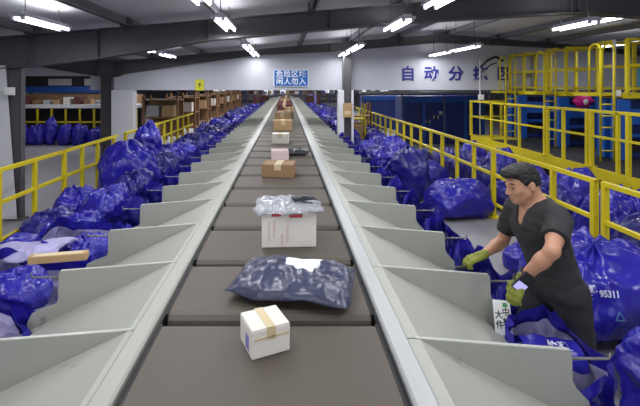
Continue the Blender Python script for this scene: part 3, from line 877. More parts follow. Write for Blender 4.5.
BASE = [0.33, 0.28, 0.40, 0.24, 0.44, 0.17]; RAD = [0.47, 0.42, 0.42, 0.50, 0.36, 0.48]
def lane(entries, x0, x1, fixed=()):
    """spread sacks (v, x, y, s, rz, height, label, material) so that neighbours lean together instead of running into each other"""
    P = [[e[1], e[2]] for e in entries]; r = [RAD[e[0]] * e[3] * 1.04 for e in entries]
    for it in range(160):
        for i in range(len(P)):
            for j in range(i + 1, len(P)):
                dx, dy = P[j][0] - P[i][0], P[j][1] - P[i][1]
                d = math.hypot(dx, dy) + 1e-6; o = r[i] + r[j] - d
                if o > 0:
                    P[i][0] -= dx / d * o * 0.5; P[j][0] += dx / d * o * 0.5; P[i][1] -= dy / d * o * 0.5; P[j][1] += dy / d * o * 0.5
            for fx, fy, fr_ in fixed:
                dx, dy = P[i][0] - fx, P[i][1] - fy; d = math.hypot(dx, dy) + 1e-6; o = r[i] + fr_ - d
                if o > 0: P[i][0] += dx / d * o; P[i][1] += dy / d * o
            P[i][0] = min(max(P[i][0], x0 + r[i]), x1 - r[i])
    return [(e[0], p[0], p[1]) + tuple(e[3:]) for e, p in zip(entries, P)]
def put_lane(entries, x0, x1, group, fixed=()):
    for v, x, y, s_, rz, h_, lab, m_ in lane(entries, x0, x1, fixed):
        sack(v, x, y, 0, s_ * 0.93, rz, lab, group, m_, sz=h_ / (2 * BASE[v] * 0.92))

# --- right aisle sacks
sack(0, 2.80, 6.75, 0, 0.92, 12, 'big full blue sack lying alone on the aisle behind the man', 'full blue sacks on the right aisle', sz=0.75)
rs_ = [(2, 2.55, 8.2, 0.95, 70, 0.72, 'tall wrinkled blue sack in front of the right pile'),
       (1, 2.95, 8.3, 0.75, 10, 0.45, 'blue sack squeezed between tall wrinkled sack and yellow railing'),
       (5, 2.10, 8.5, 0.6, 30, 0.28, 'flat blue sack at the front left foot of the right pile'),
       (0, 2.95, 9.2, 0.75, -20, 0.55, 'blue sack in the second row of the right pile by the railing'),
       (4, 2.25, 9.3, 0.8, 0, 0.55, 'upright blue sack in the second row of the right pile, near chutes'),
       (3, 2.8, 10.0, 0.75, 60, 0.5, 'wide blue sack across the middle of the right pile'),
       (1, 2.15, 10.2, 0.75, 15, 0.5, 'blue sack in the middle of the right pile, near chutes'),
       (2, 2.95, 10.9, 0.8, 5, 0.6, 'blue sack at the back of the right pile by the railing'),
       (0, 2.35, 11.1, 0.7, 80, 0.5, 'blue sack at the back of the right pile, right of slim column')]
put_lane([e + ('bag' if i % 3 else 'bag_dark',) for i, e in enumerate(rs_)], 1.74, 3.22, 'full blue sacks on the right aisle', [(2.80, 6.75, 0.42), (1.7, 11.7, 0.34)])
sack(1, 2.74, 4.75, 0, 0.42, 40, 'small blue sack half hidden behind the man\'s arms', 'full blue sacks on the right aisle')
big = sack(3, 2.70, 3.62, 0, 0.98, 20, 'huge blue sack with white number print right of the man', 'full blue sacks on the right aisle', sz=1.22)
sack(2, 2.50, 2.62, 0, 0.66, 100, 'dark blue sack at the right edge, in front of the printed sack', 'full blue sacks on the right aisle', sz=0.56)
sack(1, 3.05, 4.75, 0, 0.55, 20, 'low blue sack between man and yellow railing', 'full blue sacks on the right aisle')
beh = [(0, 3.95, 4.35, 1.0, 10), (2, 4.05, 5.25, 0.9, 50), (1, 4.6, 4.75, 1.1, 0), (3, 4.75, 5.7, 1.0, 30), (1, 3.95, 6.15, 0.95, 75), (0, 4.6, 6.7, 1.0, 20),
       (5, 3.95, 7.05, 1.0, 15), (1, 4.5, 7.7, 1.0, 60), (3, 4.0, 8.2, 0.9, 80), (0, 4.6, 8.8, 0.9, 45), (1, 4.0, 9.3, 0.9, 5), (2, 4.5, 9.9, 0.8, 12), (5, 4.0, 10.5, 0.9, 70)]
bl = ['at the right edge beside the railing gap', 'just right of the railing gap, behind first section', 'at right edge, second from the railing', 'right of the man\'s shoulder, farther from railing',
      'behind the man\'s head', 'under the platform edge right of the head', 'left of the man\'s head', 'deeper, left of the man\'s head', 'seen above the lone aisle sack', 'under the platform\'s middle',
      'right of the wrinkled sack pile', 'near the platform\'s left end', 'at the far end of the row']
put_lane([(v, x, y, s * 0.82, rz, (0.6, 0.52, 0.6, 0.48, 0.55, 0.35)[v], 'blue sack behind the right yellow railing, ' + l, 'bag' if i % 2 else 'bag_dark') for i, ((v, x, y, s, rz), l) in enumerate(zip(beh, bl))],
         3.5, 5.25, 'blue sacks behind the right railing')
rng = random.Random(3)
far = []
y = 12.3
while y < 34:
    for x in (2.1, 2.9):
        far.append((rng.choice([0, 1, 3, 2]), x, y + rng.uniform(-0.2, 0.2), rng.uniform(0.62, 0.74), rng.uniform(0, 180), rng.uniform(0.4, 0.62), 'far blue sack in the right row beyond the slim white column', rng.choice(['bag', 'bag_dark', 'bag_dark'])))
    y += 0.95
put_lane(far, 1.80, 3.2, 'far right blue sacks', [(2.3, 14.2, 0.62), (2.75, 15.7, 0.62), (1.7, 11.7, 0.34)])

# printing on the huge sack : characters projected onto its surface
def project(me, o, origin, ux, uy, direction, off=0.006):
    """lay a flat text mesh (x,y) onto object o by casting along direction (world)"""
    dg = bpy.context.evaluated_depsgraph_get(); dg.update()
    mw = o.matrix_world.copy()
    bmx = bmesh.new(); bmx.from_mesh(o.data); bmx.transform(mw)
    tree = BVHTree.FromBMesh(bmx); bmx.free()
    bm = bmesh.new(); bm.from_mesh(me)
    bmesh.ops.triangulate(bm, faces=bm.faces)
    bmesh.ops.subdivide_edges(bm, edges=[e for e in bm.edges if e.calc_length() > 0.02], cuts=2, use_grid_fill=True)
    bm.to_mesh(me); bm.free()
    inv = mw.inverted()
    direction = Vector(direction).normalized()
    last = None
    for v in me.vertices:
        p = Vector(origin) + Vector(ux) * v.co.x + Vector(uy) * v.co.y
        hit, n, _, _ = tree.ray_cast(p - direction * 2, direction)
        if hit is None: hit = last or p
        last = hit
        v.co = inv @ (hit - direction * off)
    return me
bpy.context.view_layer.update()
def print_on(o, txt, size, origin, ux, uy, d, m='print', name='printing', bold=0.003):
    me = text_mesh(txt, size, name, 0, bold)
    project(me, o, origin, ux, uy, d)
    q = obj(name, me, m, o)
    return q
dirn = Vector((2.62, 3.3, -1.55)).normalized()
ux = Vector((1, 0.05, -0.06)).normalized(); uy = Vector((0.03, 0.25, 0.95)).normalized()
def at(px_, py_, d): return Vector(((px_ - 286) / FPX * d, d, CAMZ - (py_ - 86) / FPX * d))
print_on(big, '95311', 0.066, at(610, 294.0, 3.3), ux, uy, dirn)
print_on(big, '客服.', 0.056, at(590, 289.0, 3.3), ux, uy, dirn)
print_on(big, '中通', 0.048, at(588, 297.5, 3.3), ux, uy, dirn, bold=0.002)
tri = MB()
def tri_ring(b, R, r):
    for q in (R, r):
        for k in range(3):
            a = math.pi / 2 + 2 * math.pi * k / 3
            b.v.append((q * math.cos(a), q * math.sin(a), 0))
    for k in range(3): b.f.append((k, (k + 1) % 3, 3 + (k + 1) % 3, 3 + k))
tri_ring(tri, 0.05, 0.03)
me = tri.mesh('triangle_mark'); project(me, big, at(620, 316, 3.3), ux, uy, dirn)
obj('triangle_mark', me, 'mark', big)

# --- bags hung on the right chutes
def hung(x, y, seed, hx, hy, zt, zb, label, group, corner=0.0, lean=0.0, m='bag', ragged=0.05, tilt=0.0):
    t = empty('chute_bag', (x, y, 0)); tag(t, label, 'bag', group)
    a, b = hung_mesh('bag_body', seed, hx, hy, zt, zb, lean, corner=corner, ragged=ragged, tilt=tilt)
    o = obj('bag_body', a, m, t); obj('lining', b, 'liner', t)
    return t
GR = 'blue bags hung at the right chutes'
h1 = hung(1.50, 2.30, 1, 0.115, 0.30, 0.64, 0.04, 'open blue bag with pale lilac lining on chute in front of the man', GR, 0.03, tilt=0.07)
h0 = hung(1.56, 1.55, 2, 0.15, 0.33, 0.62, 0.04, 'open blue bag at the bottom right corner, nearest on the chutes', GR, 0.04, tilt=0.10)
bpy.context.view_layer.update()
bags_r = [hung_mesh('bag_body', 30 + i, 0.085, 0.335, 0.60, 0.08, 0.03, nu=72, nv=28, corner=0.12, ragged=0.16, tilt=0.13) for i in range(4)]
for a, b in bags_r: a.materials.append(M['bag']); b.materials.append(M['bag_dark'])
for k in range(2, 44):
    y = 1.965 + PITCH * k - PITCH / 2
    if abs(y - 11.75) < 0.5: continue
    t = empty('chute_bag', (1.525, y + (0.05 if k == 2 else 0), 0))
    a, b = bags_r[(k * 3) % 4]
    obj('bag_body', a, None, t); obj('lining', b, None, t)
    if k == 2: lab = 'limp blue bag hung on the chute beyond the man\'s hands'
    elif k < 12: lab = '%s limp blue bag along the right chute ends, counted from the man\'s hands' % ORD[k - 2].capitalize()
    else: lab = 'far limp blue bag on the distant right chute ends'
    tag(t, lab, 'bag', GR)

# folded-over lip of the near bag with white print
def lip_mesh():
    b = MB(); n, mm = 26, 12
    for j in range(mm + 1):
        for i in range(n + 1):
            u, v = i / n, j / mm
            x = 1.30 + 0.31 * u
            ang = math.pi * 1.1 * v
            y = 2.27 - 0.085 * math.cos(ang) + 0.02 * noise.noise(Vector((u * 5, v * 3, 0)))
            z = 0.665 + 0.065 * math.sin(ang) - 0.05 * (1 - v) + 0.025 * noise.noise(Vector((u * 4, v * 4, 7))) - 0.03 * u
            b.v.append((x, y, z))
    o = len(b.v)
    b.v += [(x, y, z - 0.008) for x, y, z in b.v]
    for j in range(mm):
        for i in range(n):
            q = (j * (n + 1) + i, j * (n + 1) + i + 1, (j + 1) * (n + 1) + i + 1, (j + 1) * (n + 1) + i)
            b.f.append(q); b.f.append(tuple(o + k_ for k_ in q[::-1]))
    return b.mesh('folded_lip', True)
me = lip_mesh()
for v in me.vertices: v.co.x -= 1.50; v.co.y -= 2.30
lp = obj('folded_lip', me, 'bag', h1)
bpy.context.view_layer.update()
print_on(lp, '快递', 0.06, (1.49, 2.21, 0.73), (1, 0, -0.1), (0, 0.6, 0.8), (0, 0.6, -0.8), name='printing')

# paper notice on the chute end next to the man
t = empty('paper_notice', (1.385, 2.64, 0.62)); t.rotation_euler = (math.radians(-24), math.radians(6), math.radians(0))
tag(t, 'white paper notice with dark writing at a chute end before the man', 'notice')
sh2 = MB().box(-0.055, 0.055, -0.003, 0.003, -0.10, 0.10).build('sheet', 'paper', t)
MB().box(0.005, 0.035, -0.005, -0.003, 0.06, 0.085).build('green_mark', 'green', sh2)
for ch, x, z in (('中', 0.022, 0.03), ('转', 0.022, -0.03), ('大', -0.026, 0.012), ('件', -0.026, -0.045)):
    o = obj('character', text_mesh(ch, 0.05, 'character', 0.0004, 0.001), 'black_print', sh2, (x, -0.0045, z)); o.rotation_euler = (math.pi / 2, 0, 0)

# --- left side
GL = 'blue bags hung at the left chutes'
hung(-1.92, 2.42, 5, 0.24, 0.31, 0.60, 0.04, 'open blue bag at lower left edge holding red packets', GL, 0.05, -0.02, tilt=-0.14, ragged=0.1)
wb = hung(-2.03, 3.22, 6, 0.36, 0.31, 0.62, 0.04, 'wide open blue bag with pale lining above the tan board', GL, 0.0, -0.05, tilt=-0.15, ragged=0.1)
hung(-1.96, 4.0, 7, 0.28, 0.31, 0.60, 0.04, 'open blue bag behind the wide pale lined one at left', GL, 0.05, -0.05, tilt=-0.14, ragged=0.1)
hung(-1.92, 1.64, 8, 0.24, 0.31, 0.58, 0.04, 'open blue bag outside the lower left corner', GL, 0.05, tilt=-0.13)
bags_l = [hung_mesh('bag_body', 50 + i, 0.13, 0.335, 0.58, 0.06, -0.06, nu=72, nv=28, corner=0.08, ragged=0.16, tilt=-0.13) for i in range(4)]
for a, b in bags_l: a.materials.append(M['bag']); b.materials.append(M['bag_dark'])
for k in range(4, 44):
    y = 2.03 + PITCH * k - PITCH / 2
    t = empty('chute_bag', (-1.85, y, 0))
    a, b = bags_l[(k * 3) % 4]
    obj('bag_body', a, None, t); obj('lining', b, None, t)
    lab = ('%s crumpled blue bag along the left chute ends, counted beyond the open bags' % ORD[k - 4].capitalize()) if k < 14 else 'far crumpled blue bag on the distant left chute ends'
    tag(t, lab, 'bag', GL)
fl_ = MB(); n_, m_ = 30, 14
for o_ in (0.0, -0.01):
    for j in range(m_ + 1):
        for i in range(n_ + 1):
            u, v = i / n_, j / m_
            ed = 0.03 * noise.noise(Vector((u * 5, v * 5, 9.1)))
            fl_.v.append((-0.72 + 0.80 * u + ed, 0.24 + 0.42 * v + ed, 0.66 + 0.05 * math.sin(math.pi * v) + 0.05 * noise.noise(Vector((u * 4, v * 3, 2))) - 0.08 * (1 - u) ** 2 + o_))
k0 = (n_ + 1) * (m_ + 1)
for j in range(m_):
    for i in range(n_):
        a = j * (n_ + 1) + i; q = (a, a + 1, a + n_ + 2, a + n_ + 1)
        fl_.f.append(q); fl_.f.append(tuple(k0 + c_ for c_ in q[::-1]))
obj('turned_out_lining', fl_.mesh('turned_out_lining', True, fixn=False), 'liner', wb)
GS = 'blue sacks heaped on the left aisle'
ls = [(5, -2.85, 3.3, 0.8, 20, 0.42, 'low blue sack between wide open bag and left railing'), (5, -2.9, 2.3, 0.85, 60, 0.42, 'low blue sack at the left picture edge'),
      (3, -2.8, 4.3, 0.85, 10, 0.38, 'broad blue sack lying in front of the left heap'), (5, -2.4, 5.0, 0.8, 45, 0.40, 'flattened blue sack on the near side of the left heap'),
      (1, -3.05, 5.2, 0.75, 30, 0.38, 'blue sack leaning on the left railing at the heap\'s near end'), (0, -2.4, 5.8, 0.75, 75, 0.55, 'blue sack in the middle of the left heap'),
      (3, -3.1, 6.1, 0.65, 90, 0.42, 'blue sack pressed to the left railing behind the heap middle'), (1, -2.35, 6.6, 0.8, 0, 0.6, 'blue sack on the belt side of the left heap'),
      (2, -2.80, 7.4, 1.1, 35, 0.86, 'bulging smooth blue sack topping the left heap'), (4, -3.08, 9.3, 0.85, 15, 1.0, 'tall blue sack standing upright against the left railing'),
      (1, -2.3, 8.4, 0.8, 50, 0.6, 'blue sack just right of the bulging smooth sack'), (0, -2.4, 9.3, 0.7, 10, 0.55, 'blue sack at the foot of the upright sack'),
      (3, -2.3, 10.2, 0.75, 85, 0.5, 'blue sack past the upright sack on the belt side'), (1, -3.0, 10.4, 0.75, 20, 0.5, 'blue sack past the upright sack by the left railing')]
put_lane([e + ('bag_dark' if i % 3 == 1 else 'bag',) for i, e in enumerate(ls)], -3.42, -2.12, GS, [(-2.2, 3.22, 0.38), (-2.1, 2.42, 0.3), (-2.1, 4.0, 0.34)])
far = []
y = 11.4
while y < 36:
    for x in (-2.3, -3.05):
        far.append((rng.choice([0, 1, 3, 2]), x, y + rng.uniform(-0.2, 0.2), rng.uniform(0.62, 0.74), rng.uniform(0, 180), rng.uniform(0.38, 0.6), 'far blue sack in the left row beyond the railing end', rng.choice(['bag', 'bag_dark', 'bag_dark'])))
    y += 0.95
put_lane(far, -3.42, -2.12, 'far left blue sacks')
sack(5, -2.10, 3.16, 0.46, 0.5, 30, 'crumpled blue bag stuffed into the wide open pale lined bag', 'loose crumpled blue bags', 'bag', sz=0.5)
sack(5, -1.95, 4.02, 0.42, 0.42, 80, 'crumpled blue bag stuffed into the bag behind the pale lined one', 'loose crumpled blue bags', 'bag', sz=0.5)
# board on the rim, red packets
t = empty('tan_plank', (-1.60, 2.93, 0.862), math.radians(12)); tag(t, 'tan cardboard strip lying across a left chute rim', 'board')
MB().box(-0.20, 0.18, -0.035, 0.035, 0, 0.05).build('strip', 'card', t, bevel=0.004)
MB().box(-0.17, 0.15, -0.03, 0.02, 0.05, 0.053).build('paper_face', 'tape', t)
for i, (x, y, z, r, m, l) in enumerate(((-1.86, 2.50, 0.45, 20, 'red', 'red packet lying in the open bag at lower left'), (-1.88, 2.30, 0.45, -30, 'whitebox', 'white packet lying in the open bag at lower left'))):
    t = empty('packet', (x, y, z), math.radians(r)); tag(t, l, 'packet')
    obj('pouch', pillow_mesh('pouch', 0.10, 0.08, 0.025, 20 + i, 16, 12, 0.015), m, t)

# ================================================================== LEFT BACKGROUND STATION
st = empty('packing_line', (-8.1, 15.2, 0)); tag(st, 'distant packing line with pale top and yellow posts in left bay', 'conveyor')
MB().box(-2.6, 2.6, 0, 0.8, 1.28, 1.42).build('belt_top', 'white_paint', st, bevel=0.01)
MB().box(-2.6, 2.6, 0.5, 0.56, 0.3, 1.28).build('back_panel', 'dark', st)
for i in range(11):
    x = -2.6 + i * 0.52
    MB().box(x - 0.03, x + 0.03, -0.03, 0.03, 0, 1.25).build('post', 'yellow', st)
MB().box(-2.6, 2.6, -0.03, 0.02, 0.75, 0.80).box(-2.6, 2.6, -0.03, 0.02, 0.22, 0.26).build('rail', 'yellow', st)
MB().box(-2.6, 2.6, 0.7, 0.78, 1.42, 1.78).build('shelf_back', 'card_dark', st)
bn = MB().box(-10.15, -6.35, 15.97, 16.0, 1.85, 2.08).build('blue_banner', 'machine'); tag(bn, 'long plain blue banner over the distant packing line', 'banner')
hk = MB()
t = empty('overhead_cabin', (-8.2, 16.0, 0)); tag(t, 'dark overhead cabin with two pale panels above the blue banner', 'cabin')
MB().box(-2.0, 1.9, 0, 1.0, 2.05, 2.55).build('cabin_body', 'dark', t)
MB().box(-1.0, -0.1, -0.02, 0, 2.12, 2.38).build('pale_panel', 'lightgrey', t)
MB().box(0.4, 1.2, -0.02, 0, 2.12, 2.38).build('pale_panel', 'lightgrey', t)
for sx in (-1.95, 1.85):
    MB().box(sx - 0.05, sx + 0.05, 0.4, 0.5, 0, 2.05).build('post', 'steel', t)
for i in range(10):
    x = -10.45 + i * 0.52
    sack(rng.choice([0, 1, 4]), x, 14.75, 0.0, 0.52, rng.uniform(0, 180), '%s purple-blue sack along the foot of the distant packing line, from the left' % ['Leftmost', 'Second', 'Third', 'Fourth', 'Fifth', 'Sixth', 'Seventh', 'Eighth', 'Ninth', 'Tenth'][i], 'sacks at the distant packing line', 'bag', sz=0.95)
cl = ['card', 'whitebox', 'darkred', 'card_dark', 'lightgrey']
for i in range(13):
    x = -10.4 + i * 0.38
    carton('carton', x, 15.45, 1.42, 0.26, 0.3, rng.uniform(0.12, 0.3), rng.uniform(-10, 10), cl[i % 5], '%s carton on the pale packing line top, counted from the left' % (['Leftmost'] + ORD[1:])[i].capitalize(), 'box', None, group='cartons on the distant packing line')
t = empty('wall_notice', (-4.24, D1 - 0.17, 2.02)); tag(t, 'small white plate fixed to the dark left column', 'sign')
MB().box(-0.08, 0.08, 0, 0.015, -0.06, 0.06).build('plate', 'paper', t, bevel=0.003)

# carts with dark cartons far down the aisles, racks before the back wall
for i, (x, y, m_) in enumerate(((-1.98, 37.5, 'darkred'), (-2.4, 39.5, 'cloth_brown'), (-2.9, 41.5, 'darkred'), (2.1, 37.0, 'cloth_brown'), (2.6, 40.0, 'violet'), (3.1, 42.0, 'darkred'))):
    t = empty('stock_cart', (x, y, 0)); tag(t, 'far stock cart with dark cartons near the end of the %s aisle' % ('left' if x < 0 else 'right'), 'cart', 'far stock carts')
    MB().box(-0.4, 0.4, -0.3, 0.3, 0.2, 0.26).build('deck', 'steel', t)
    for sx in (-0.37, 0.37):
        MB().box(sx - 0.03, sx + 0.03, -0.3, -0.24, 0.0, 1.6).build('post', 'steel', t)
        MB().box(sx - 0.03, sx + 0.03, 0.24, 0.3, 0.0, 1.6).build('post', 'steel', t)
    MB().box(-0.34, 0.34, -0.22, 0.22, 0.26, 1.25).build('bin', m_, t, bevel=0.01)
for i in range(9):
    x = -13 + i * 3.3
    t = empty('storage_rack', (x, 50.5, 0)); tag(t, 'far storage rack with mixed cartons against the back wall', 'rack', 'far storage racks')
    for sx in (-1.5, 1.5):
        MB().box(sx - 0.04, sx + 0.04, -0.4, -0.32, 0, 1.7).build('post', 'wood' if i % 2 else 'machine', t)
    for z in (0.5, 1.1):
        MB().box(-1.54, 1.54, -0.4, 0.4, z, z + 0.05).build('shelf', 'lightgrey', t)
    for j in range(5):
        h_ = rng.uniform(0.25, 0.5)
        MB().box(-1.4 + j * 0.57, -0.95 + j * 0.57, -0.35, 0.3, 1.151, 1.15 + h_).build('bin', ['card', 'darkred', 'whitebox', 'cloth_brown', 'violet'][(i * 2 + j) % 5], t)

# packing racks beyond the left railing
for i in range(8):
    y = 13.9 + i * 2.6
    x = -4.12
    pos_w = 'nearest the left railing end' if i == 0 else ('%s from the left railing end' % ORD[i])
    t = empty('packing_rack', (x, y, 0)); tag(t, 'tan wooden packing rack, %s' % pos_w, 'rack', 'tan packing racks in the far left row')
    for sx in (-0.55, 0.55):
        for sy in (-0.35, 0.35):
            MB().box(sx - 0.035, sx + 0.035, sy - 0.035, sy + 0.035, 0, 1.8).build('post', 'wood', t)
    for z in (0.45, 1.05, 1.62):
        MB().box(-0.58, 0.58, -0.38, 0.38, z, z + 0.04).build('shelf', 'wood', t)
    MB().box(-0.5, 0.5, 0.33, 0.36, 0.5, 1.6).build('back_panel', 'card_dark', t)
    for j, (z, m_) in enumerate(((0.49, 'card'), (1.09, 'whitebox' if i % 2 else 'card'), (1.09, 'lightgrey'))):
        lab = ('pale' if m_ == 'whitebox' else 'grey' if m_ == 'lightgrey' else 'tan') + ' carton at %s, %s shelf of the rack %s' % ('right' if j == 1 else 'left', 'low' if j == 0 else 'middle', pos_w)
        carton('carton', x - 0.28 + 0.5 * (j % 2) + (0.05 if j == 0 else 0), y - 0.1, z, 0.4, 0.4, 0.36 if j else 0.42, 0, m_, lab, 'box', None, group='cartons on the packing racks')

# ================================================================== THE MAN
def V(*a): return np.array(a, dtype=np.float64)
class Field:
    def __init__(s, lo, hi, h):
        s.lo = np.array(lo, float); s.h = h
        s.n = np.ceil((np.array(hi) - s.lo) / h).astype(int) + 1
        s.F = np.full(s.n, 0.3, np.float32)
    def region(s, lo, hi):
        a = np.clip(np.floor((np.array(lo) - s.lo) / s.h).astype(int), 0, s.n)
        b = np.clip(np.ceil((np.array(hi) - s.lo) / s.h).astype(int) + 1, 0, s.n)
        sl = tuple(slice(i, j) for i, j in zip(a, b))
        g = [s.lo[i] + s.h * np.arange(a[i], b[i]) for i in range(3)]
        X, Y, Z = np.meshgrid(*g, indexing='ij')
        return sl, X, Y, Z
    def put(s, sl, d, k, op):
        f = s.F[sl]
        if op == 'add':
            hh = np.clip(0.5 + 0.5 * (f - d) / k, 0, 1); s.F[sl] = f * (1 - hh) + d * hh - k * hh * (1 - hh)
        elif op == 'sub':
            d = -d; hh = np.clip(0.5 - 0.5 * (f - d) / k, 0, 1); s.F[sl] = f * (1 - hh) + d * hh + k * hh * (1 - hh)
    def cap(s, a, b, ra, rb, k=0.02, op='add', off=0.0):
        a, b = np.array(a, float), np.array(b, float); ra += off; rb += off
        R = max(ra, rb) + 3 * k + 0.02
        sl, X, Y, Z = s.region(np.minimum(a, b) - R, np.maximum(a, b) + R)
        if X.size == 0: return
        d = b - a; L2 = max(1e-9, (d * d).sum())
        t = np.clip(((X - a[0]) * d[0] + (Y - a[1]) * d[1] + (Z - a[2]) * d[2]) / L2, 0, 1)
        D = np.sqrt((X - a[0] - t * d[0]) ** 2 + (Y - a[1] - t * d[1]) ** 2 + (Z - a[2] - t * d[2]) ** 2) - (ra + (rb - ra) * t)
        s.put(sl, D.astype(np.float32), k, op)
    def ell(s, c, r, B, k=0.02, op='add', off=0.0):
        """B rows = local axes in world"""
        c = np.array(c, float); r = np.array(r, float) + off
        R = r.max() + 3 * k + 0.02
        sl, X, Y, Z = s.region(c - R, c + R)
        if X.size == 0: return
        P = [(X - c[0]) * B[i][0] + (Y - c[1]) * B[i][1] + (Z - c[2]) * B[i][2] for i in range(3)]
        k0 = np.sqrt(sum((P[i] / r[i]) ** 2 for i in range(3))) + 1e-9
        k1 = np.sqrt(sum((P[i] / r[i] ** 2) ** 2 for i in range(3))) + 1e-9
        s.put(sl, (k0 * (k0 - 1) / k1).astype(np.float32), k, op)
    def cut(s, fn):
        """intersect with region fn(X,Y,Z) < 0"""
        sl, X, Y, Z = s.region(s.lo, s.lo + s.h * s.n)
        s.F[sl] = np.maximum(s.F[sl], fn(X, Y, Z).astype(np.float32))
    def mesh(s, name, origin=(0, 0, 0), warp=None, iters=1):
        F = s.F; S = F < 0
        n = F.shape
        cnt = np.zeros([i - 1 for i in n], np.int8)
        for dx in (0, 1):
            for dy in (0, 1):
                for dz in (0, 1):
                    cnt += S[dx:n[0] - 1 + dx, dy:n[1] - 1 + dy, dz:n[2] - 1 + dz]
        I, J, K = np.nonzero((cnt > 0) & (cnt < 8))
        idx = np.full(cnt.shape, -1, np.int64); idx[I, J, K] = np.arange(len(I))
        acc = np.zeros((len(I), 3)); num = np.zeros(len(I))
        for ax in range(3):
            o1, o2 = [a for a in range(3) if a != ax]
            for u in (0, 1):
                for v in (0, 1):
                    off = [0, 0, 0]; off[o1] = u; off[o2] = v
                    a = F[I + off[0], J + off[1], K + off[2]]
                    of2 = list(off); of2[ax] = 1
                    b = F[I + of2[0], J + of2[1], K + of2[2]]
                    cr_ = (a < 0) != (b < 0)
                    t_ = np.where(cr_, a / np.where(cr_, a - b, 1), 0)
                    p = np.zeros((len(I), 3)); p[:, o1] = u; p[:, o2] = v; p[:, ax] = t_
                    acc += p * cr_[:, None]; num += cr_
        pos_ = (acc / num[:, None] + np.stack([I, J, K], 1)) * s.h + s.lo
        quads = []
        for ax in range(3):
            o1, o2 = [a for a in range(3) if a != ax]
            sl0 = [slice(None)] * 3; sl1 = [slice(None)] * 3
            sl0[ax] = slice(0, n[ax] - 1); sl1[ax] = slice(1, n[ax])
            A, B_ = S[tuple(sl0)], S[tuple(sl1)]
            E = np.stack(np.nonzero(A != B_), 1)
            ok = (E[:, o1] > 0) & (E[:, o2] > 0) & (E[:, o1] < n[o1] - 1) & (E[:, o2] < n[o2] - 1)
            E = E[ok]
            q = []
            for u, v in ((-1, -1), (0, -1), (0, 0), (-1, 0)):
                c = E.copy(); c[:, o1] += u; c[:, o2] += v
                q.append(idx[c[:, 0], c[:, 1], c[:, 2]])
            q = np.stack(q, 1)
            inside = A[E[:, 0], E[:, 1], E[:, 2]]
            flip = inside if ax != 1 else ~inside
            q[~flip] = q[~flip][:, ::-1]
            quads.append(q)
        Q = np.concatenate(quads)
        pos_ = pos_ - np.array(origin)
        me = bpy.data.meshes.new(name)
        me.from_pydata(pos_.tolist(), [], Q.tolist())
        bm = bmesh.new(); bm.from_mesh(me)
        for _ in range(iters): bmesh.ops.smooth_vert(bm, verts=bm.verts, factor=0.5, use_axis_x=True, use_axis_y=True, use_axis_z=True)
        bm.normal_update()
        if warp:
            for v in bm.verts: v.co += v.normal * warp(v.co)
        for f in bm.faces: f.smooth = True
        bmesh.ops.recalc_face_normals(bm, faces=bm.faces)
        bm.to_mesh(me); bm.free()
        return me

nv_ = lambda a: a / np.linalg.norm(a)
# joints
MO = V(1.72, 2.62, 0.0)
pel = V(1.70, 2.60, 0.86)
chest = V(1.605, 2.60, 1.19)
nbase = V(1.575, 2.60, 1.345)
shN, shF = V(1.60, 2.425, 1.30), V(1.545, 2.775, 1.275)
elN, wrN = V(1.44, 2.235, 1.205), V(1.335, 2.335, 1.01)
elF, wrF = V(1.525, 2.905, 1.01), V(1.335, 2.80, 0.955)
hpN, hpF = V(1.725, 2.51, 0.83), V(1.71, 2.69, 0.83)
knN, knF = V(1.80, 2.50, 0.45), V(1.60, 2.755, 0.48)
anN, anF = V(1.90, 2.50, 0.09), V(1.72, 2.76, 0.09)
# frames
up_t = nv_(chest - pel); l_t = nv_(V(0.10, -1, 0)); f_t = nv_(np.cross(l_t, up_t)); l_t = np.cross(up_t, f_t)
BT_ = [f_t, l_t, up_t]
HC = V(1.487, 2.60, 1.487)
pitch = math.radians(16)
f_h = nv_(V(-math.cos(pitch), -0.10, -math.sin(pitch))); l_h = nv_(np.cross(V(0, 0, 1), f_h)); u_h = np.cross(f_h, l_h)
BH = [f_h, l_h, u_h]
def H(f, l, u): return HC + f * f_h + l * l_h + u * u_h

def hand_prims(wr, d, nrm, side, curl):
    """wr wrist, d hand direction, nrm = back-of-hand direction; returns capsules"""
    d = nv_(d); nrm = nv_(nrm - d * (nrm @ d)); s = np.cross(d, nrm) * side   # s points to the thumb side
    P = []
    kb = [wr + d * 0.092 + s * o for o in (0.030, 0.010, -0.010, -0.029)]
    for i, k_ in enumerate(kb): P.append((wr + d * 0.015 + s * (0.018 - 0.012 * i), k_, 0.017, 0.0125))
    for k_, L, cu in zip(kb, (0.070, 0.078, 0.072, 0.056), (0.9, 1.0, 1.05, 1.1)):
        a = k_; dd = d
        for j, fr_ in enumerate((0.45, 0.32, 0.26)):
            ang = curl * cu * (0.6 if j == 0 else 1.0)
            dd = nv_(dd * math.cos(ang) - nrm_rot(dd, s, nrm) * math.sin(ang))
            b = a + dd * L * fr_
            P.append((a, b, 0.0105 - 0.001 * j, 0.0098 - 0.001 * j)); a = b
    t0 = wr + d * 0.03 + s * 0.022
    t1 = t0 + nv_(d * 0.6 + s * 0.75 - nrm * 0.35) * 0.042
    t2 = t1 + nv_(d * 0.85 + s * 0.15 - nrm * 0.5) * 0.032
    t3 = t2 + nv_(d * 0.7 - s * 0.25 - nrm * 0.6) * 0.026
    P += [(t0, t1, 0.016, 0.0125), (t1, t2, 0.0125, 0.011), (t2, t3, 0.011, 0.009)]
    return P
def nrm_rot(dd, s, nrm):
    n = np.cross(s, dd); n = nv_(n)
    return n if n @ nrm > 0 or abs(n @ nrm) < 1e-6 else -n
dN = nv_(V(-0.42, -0.15, -0.60)); dF = nv_(V(-0.85, -0.05, -0.30))
handN = hand_prims(wrN, dN, V(-0.75, -0.45, 0.5), 1, 0.55)
handF = hand_prims(wrF, dF, V(-0.2, -0.1, 1.0), 1, 0.75)
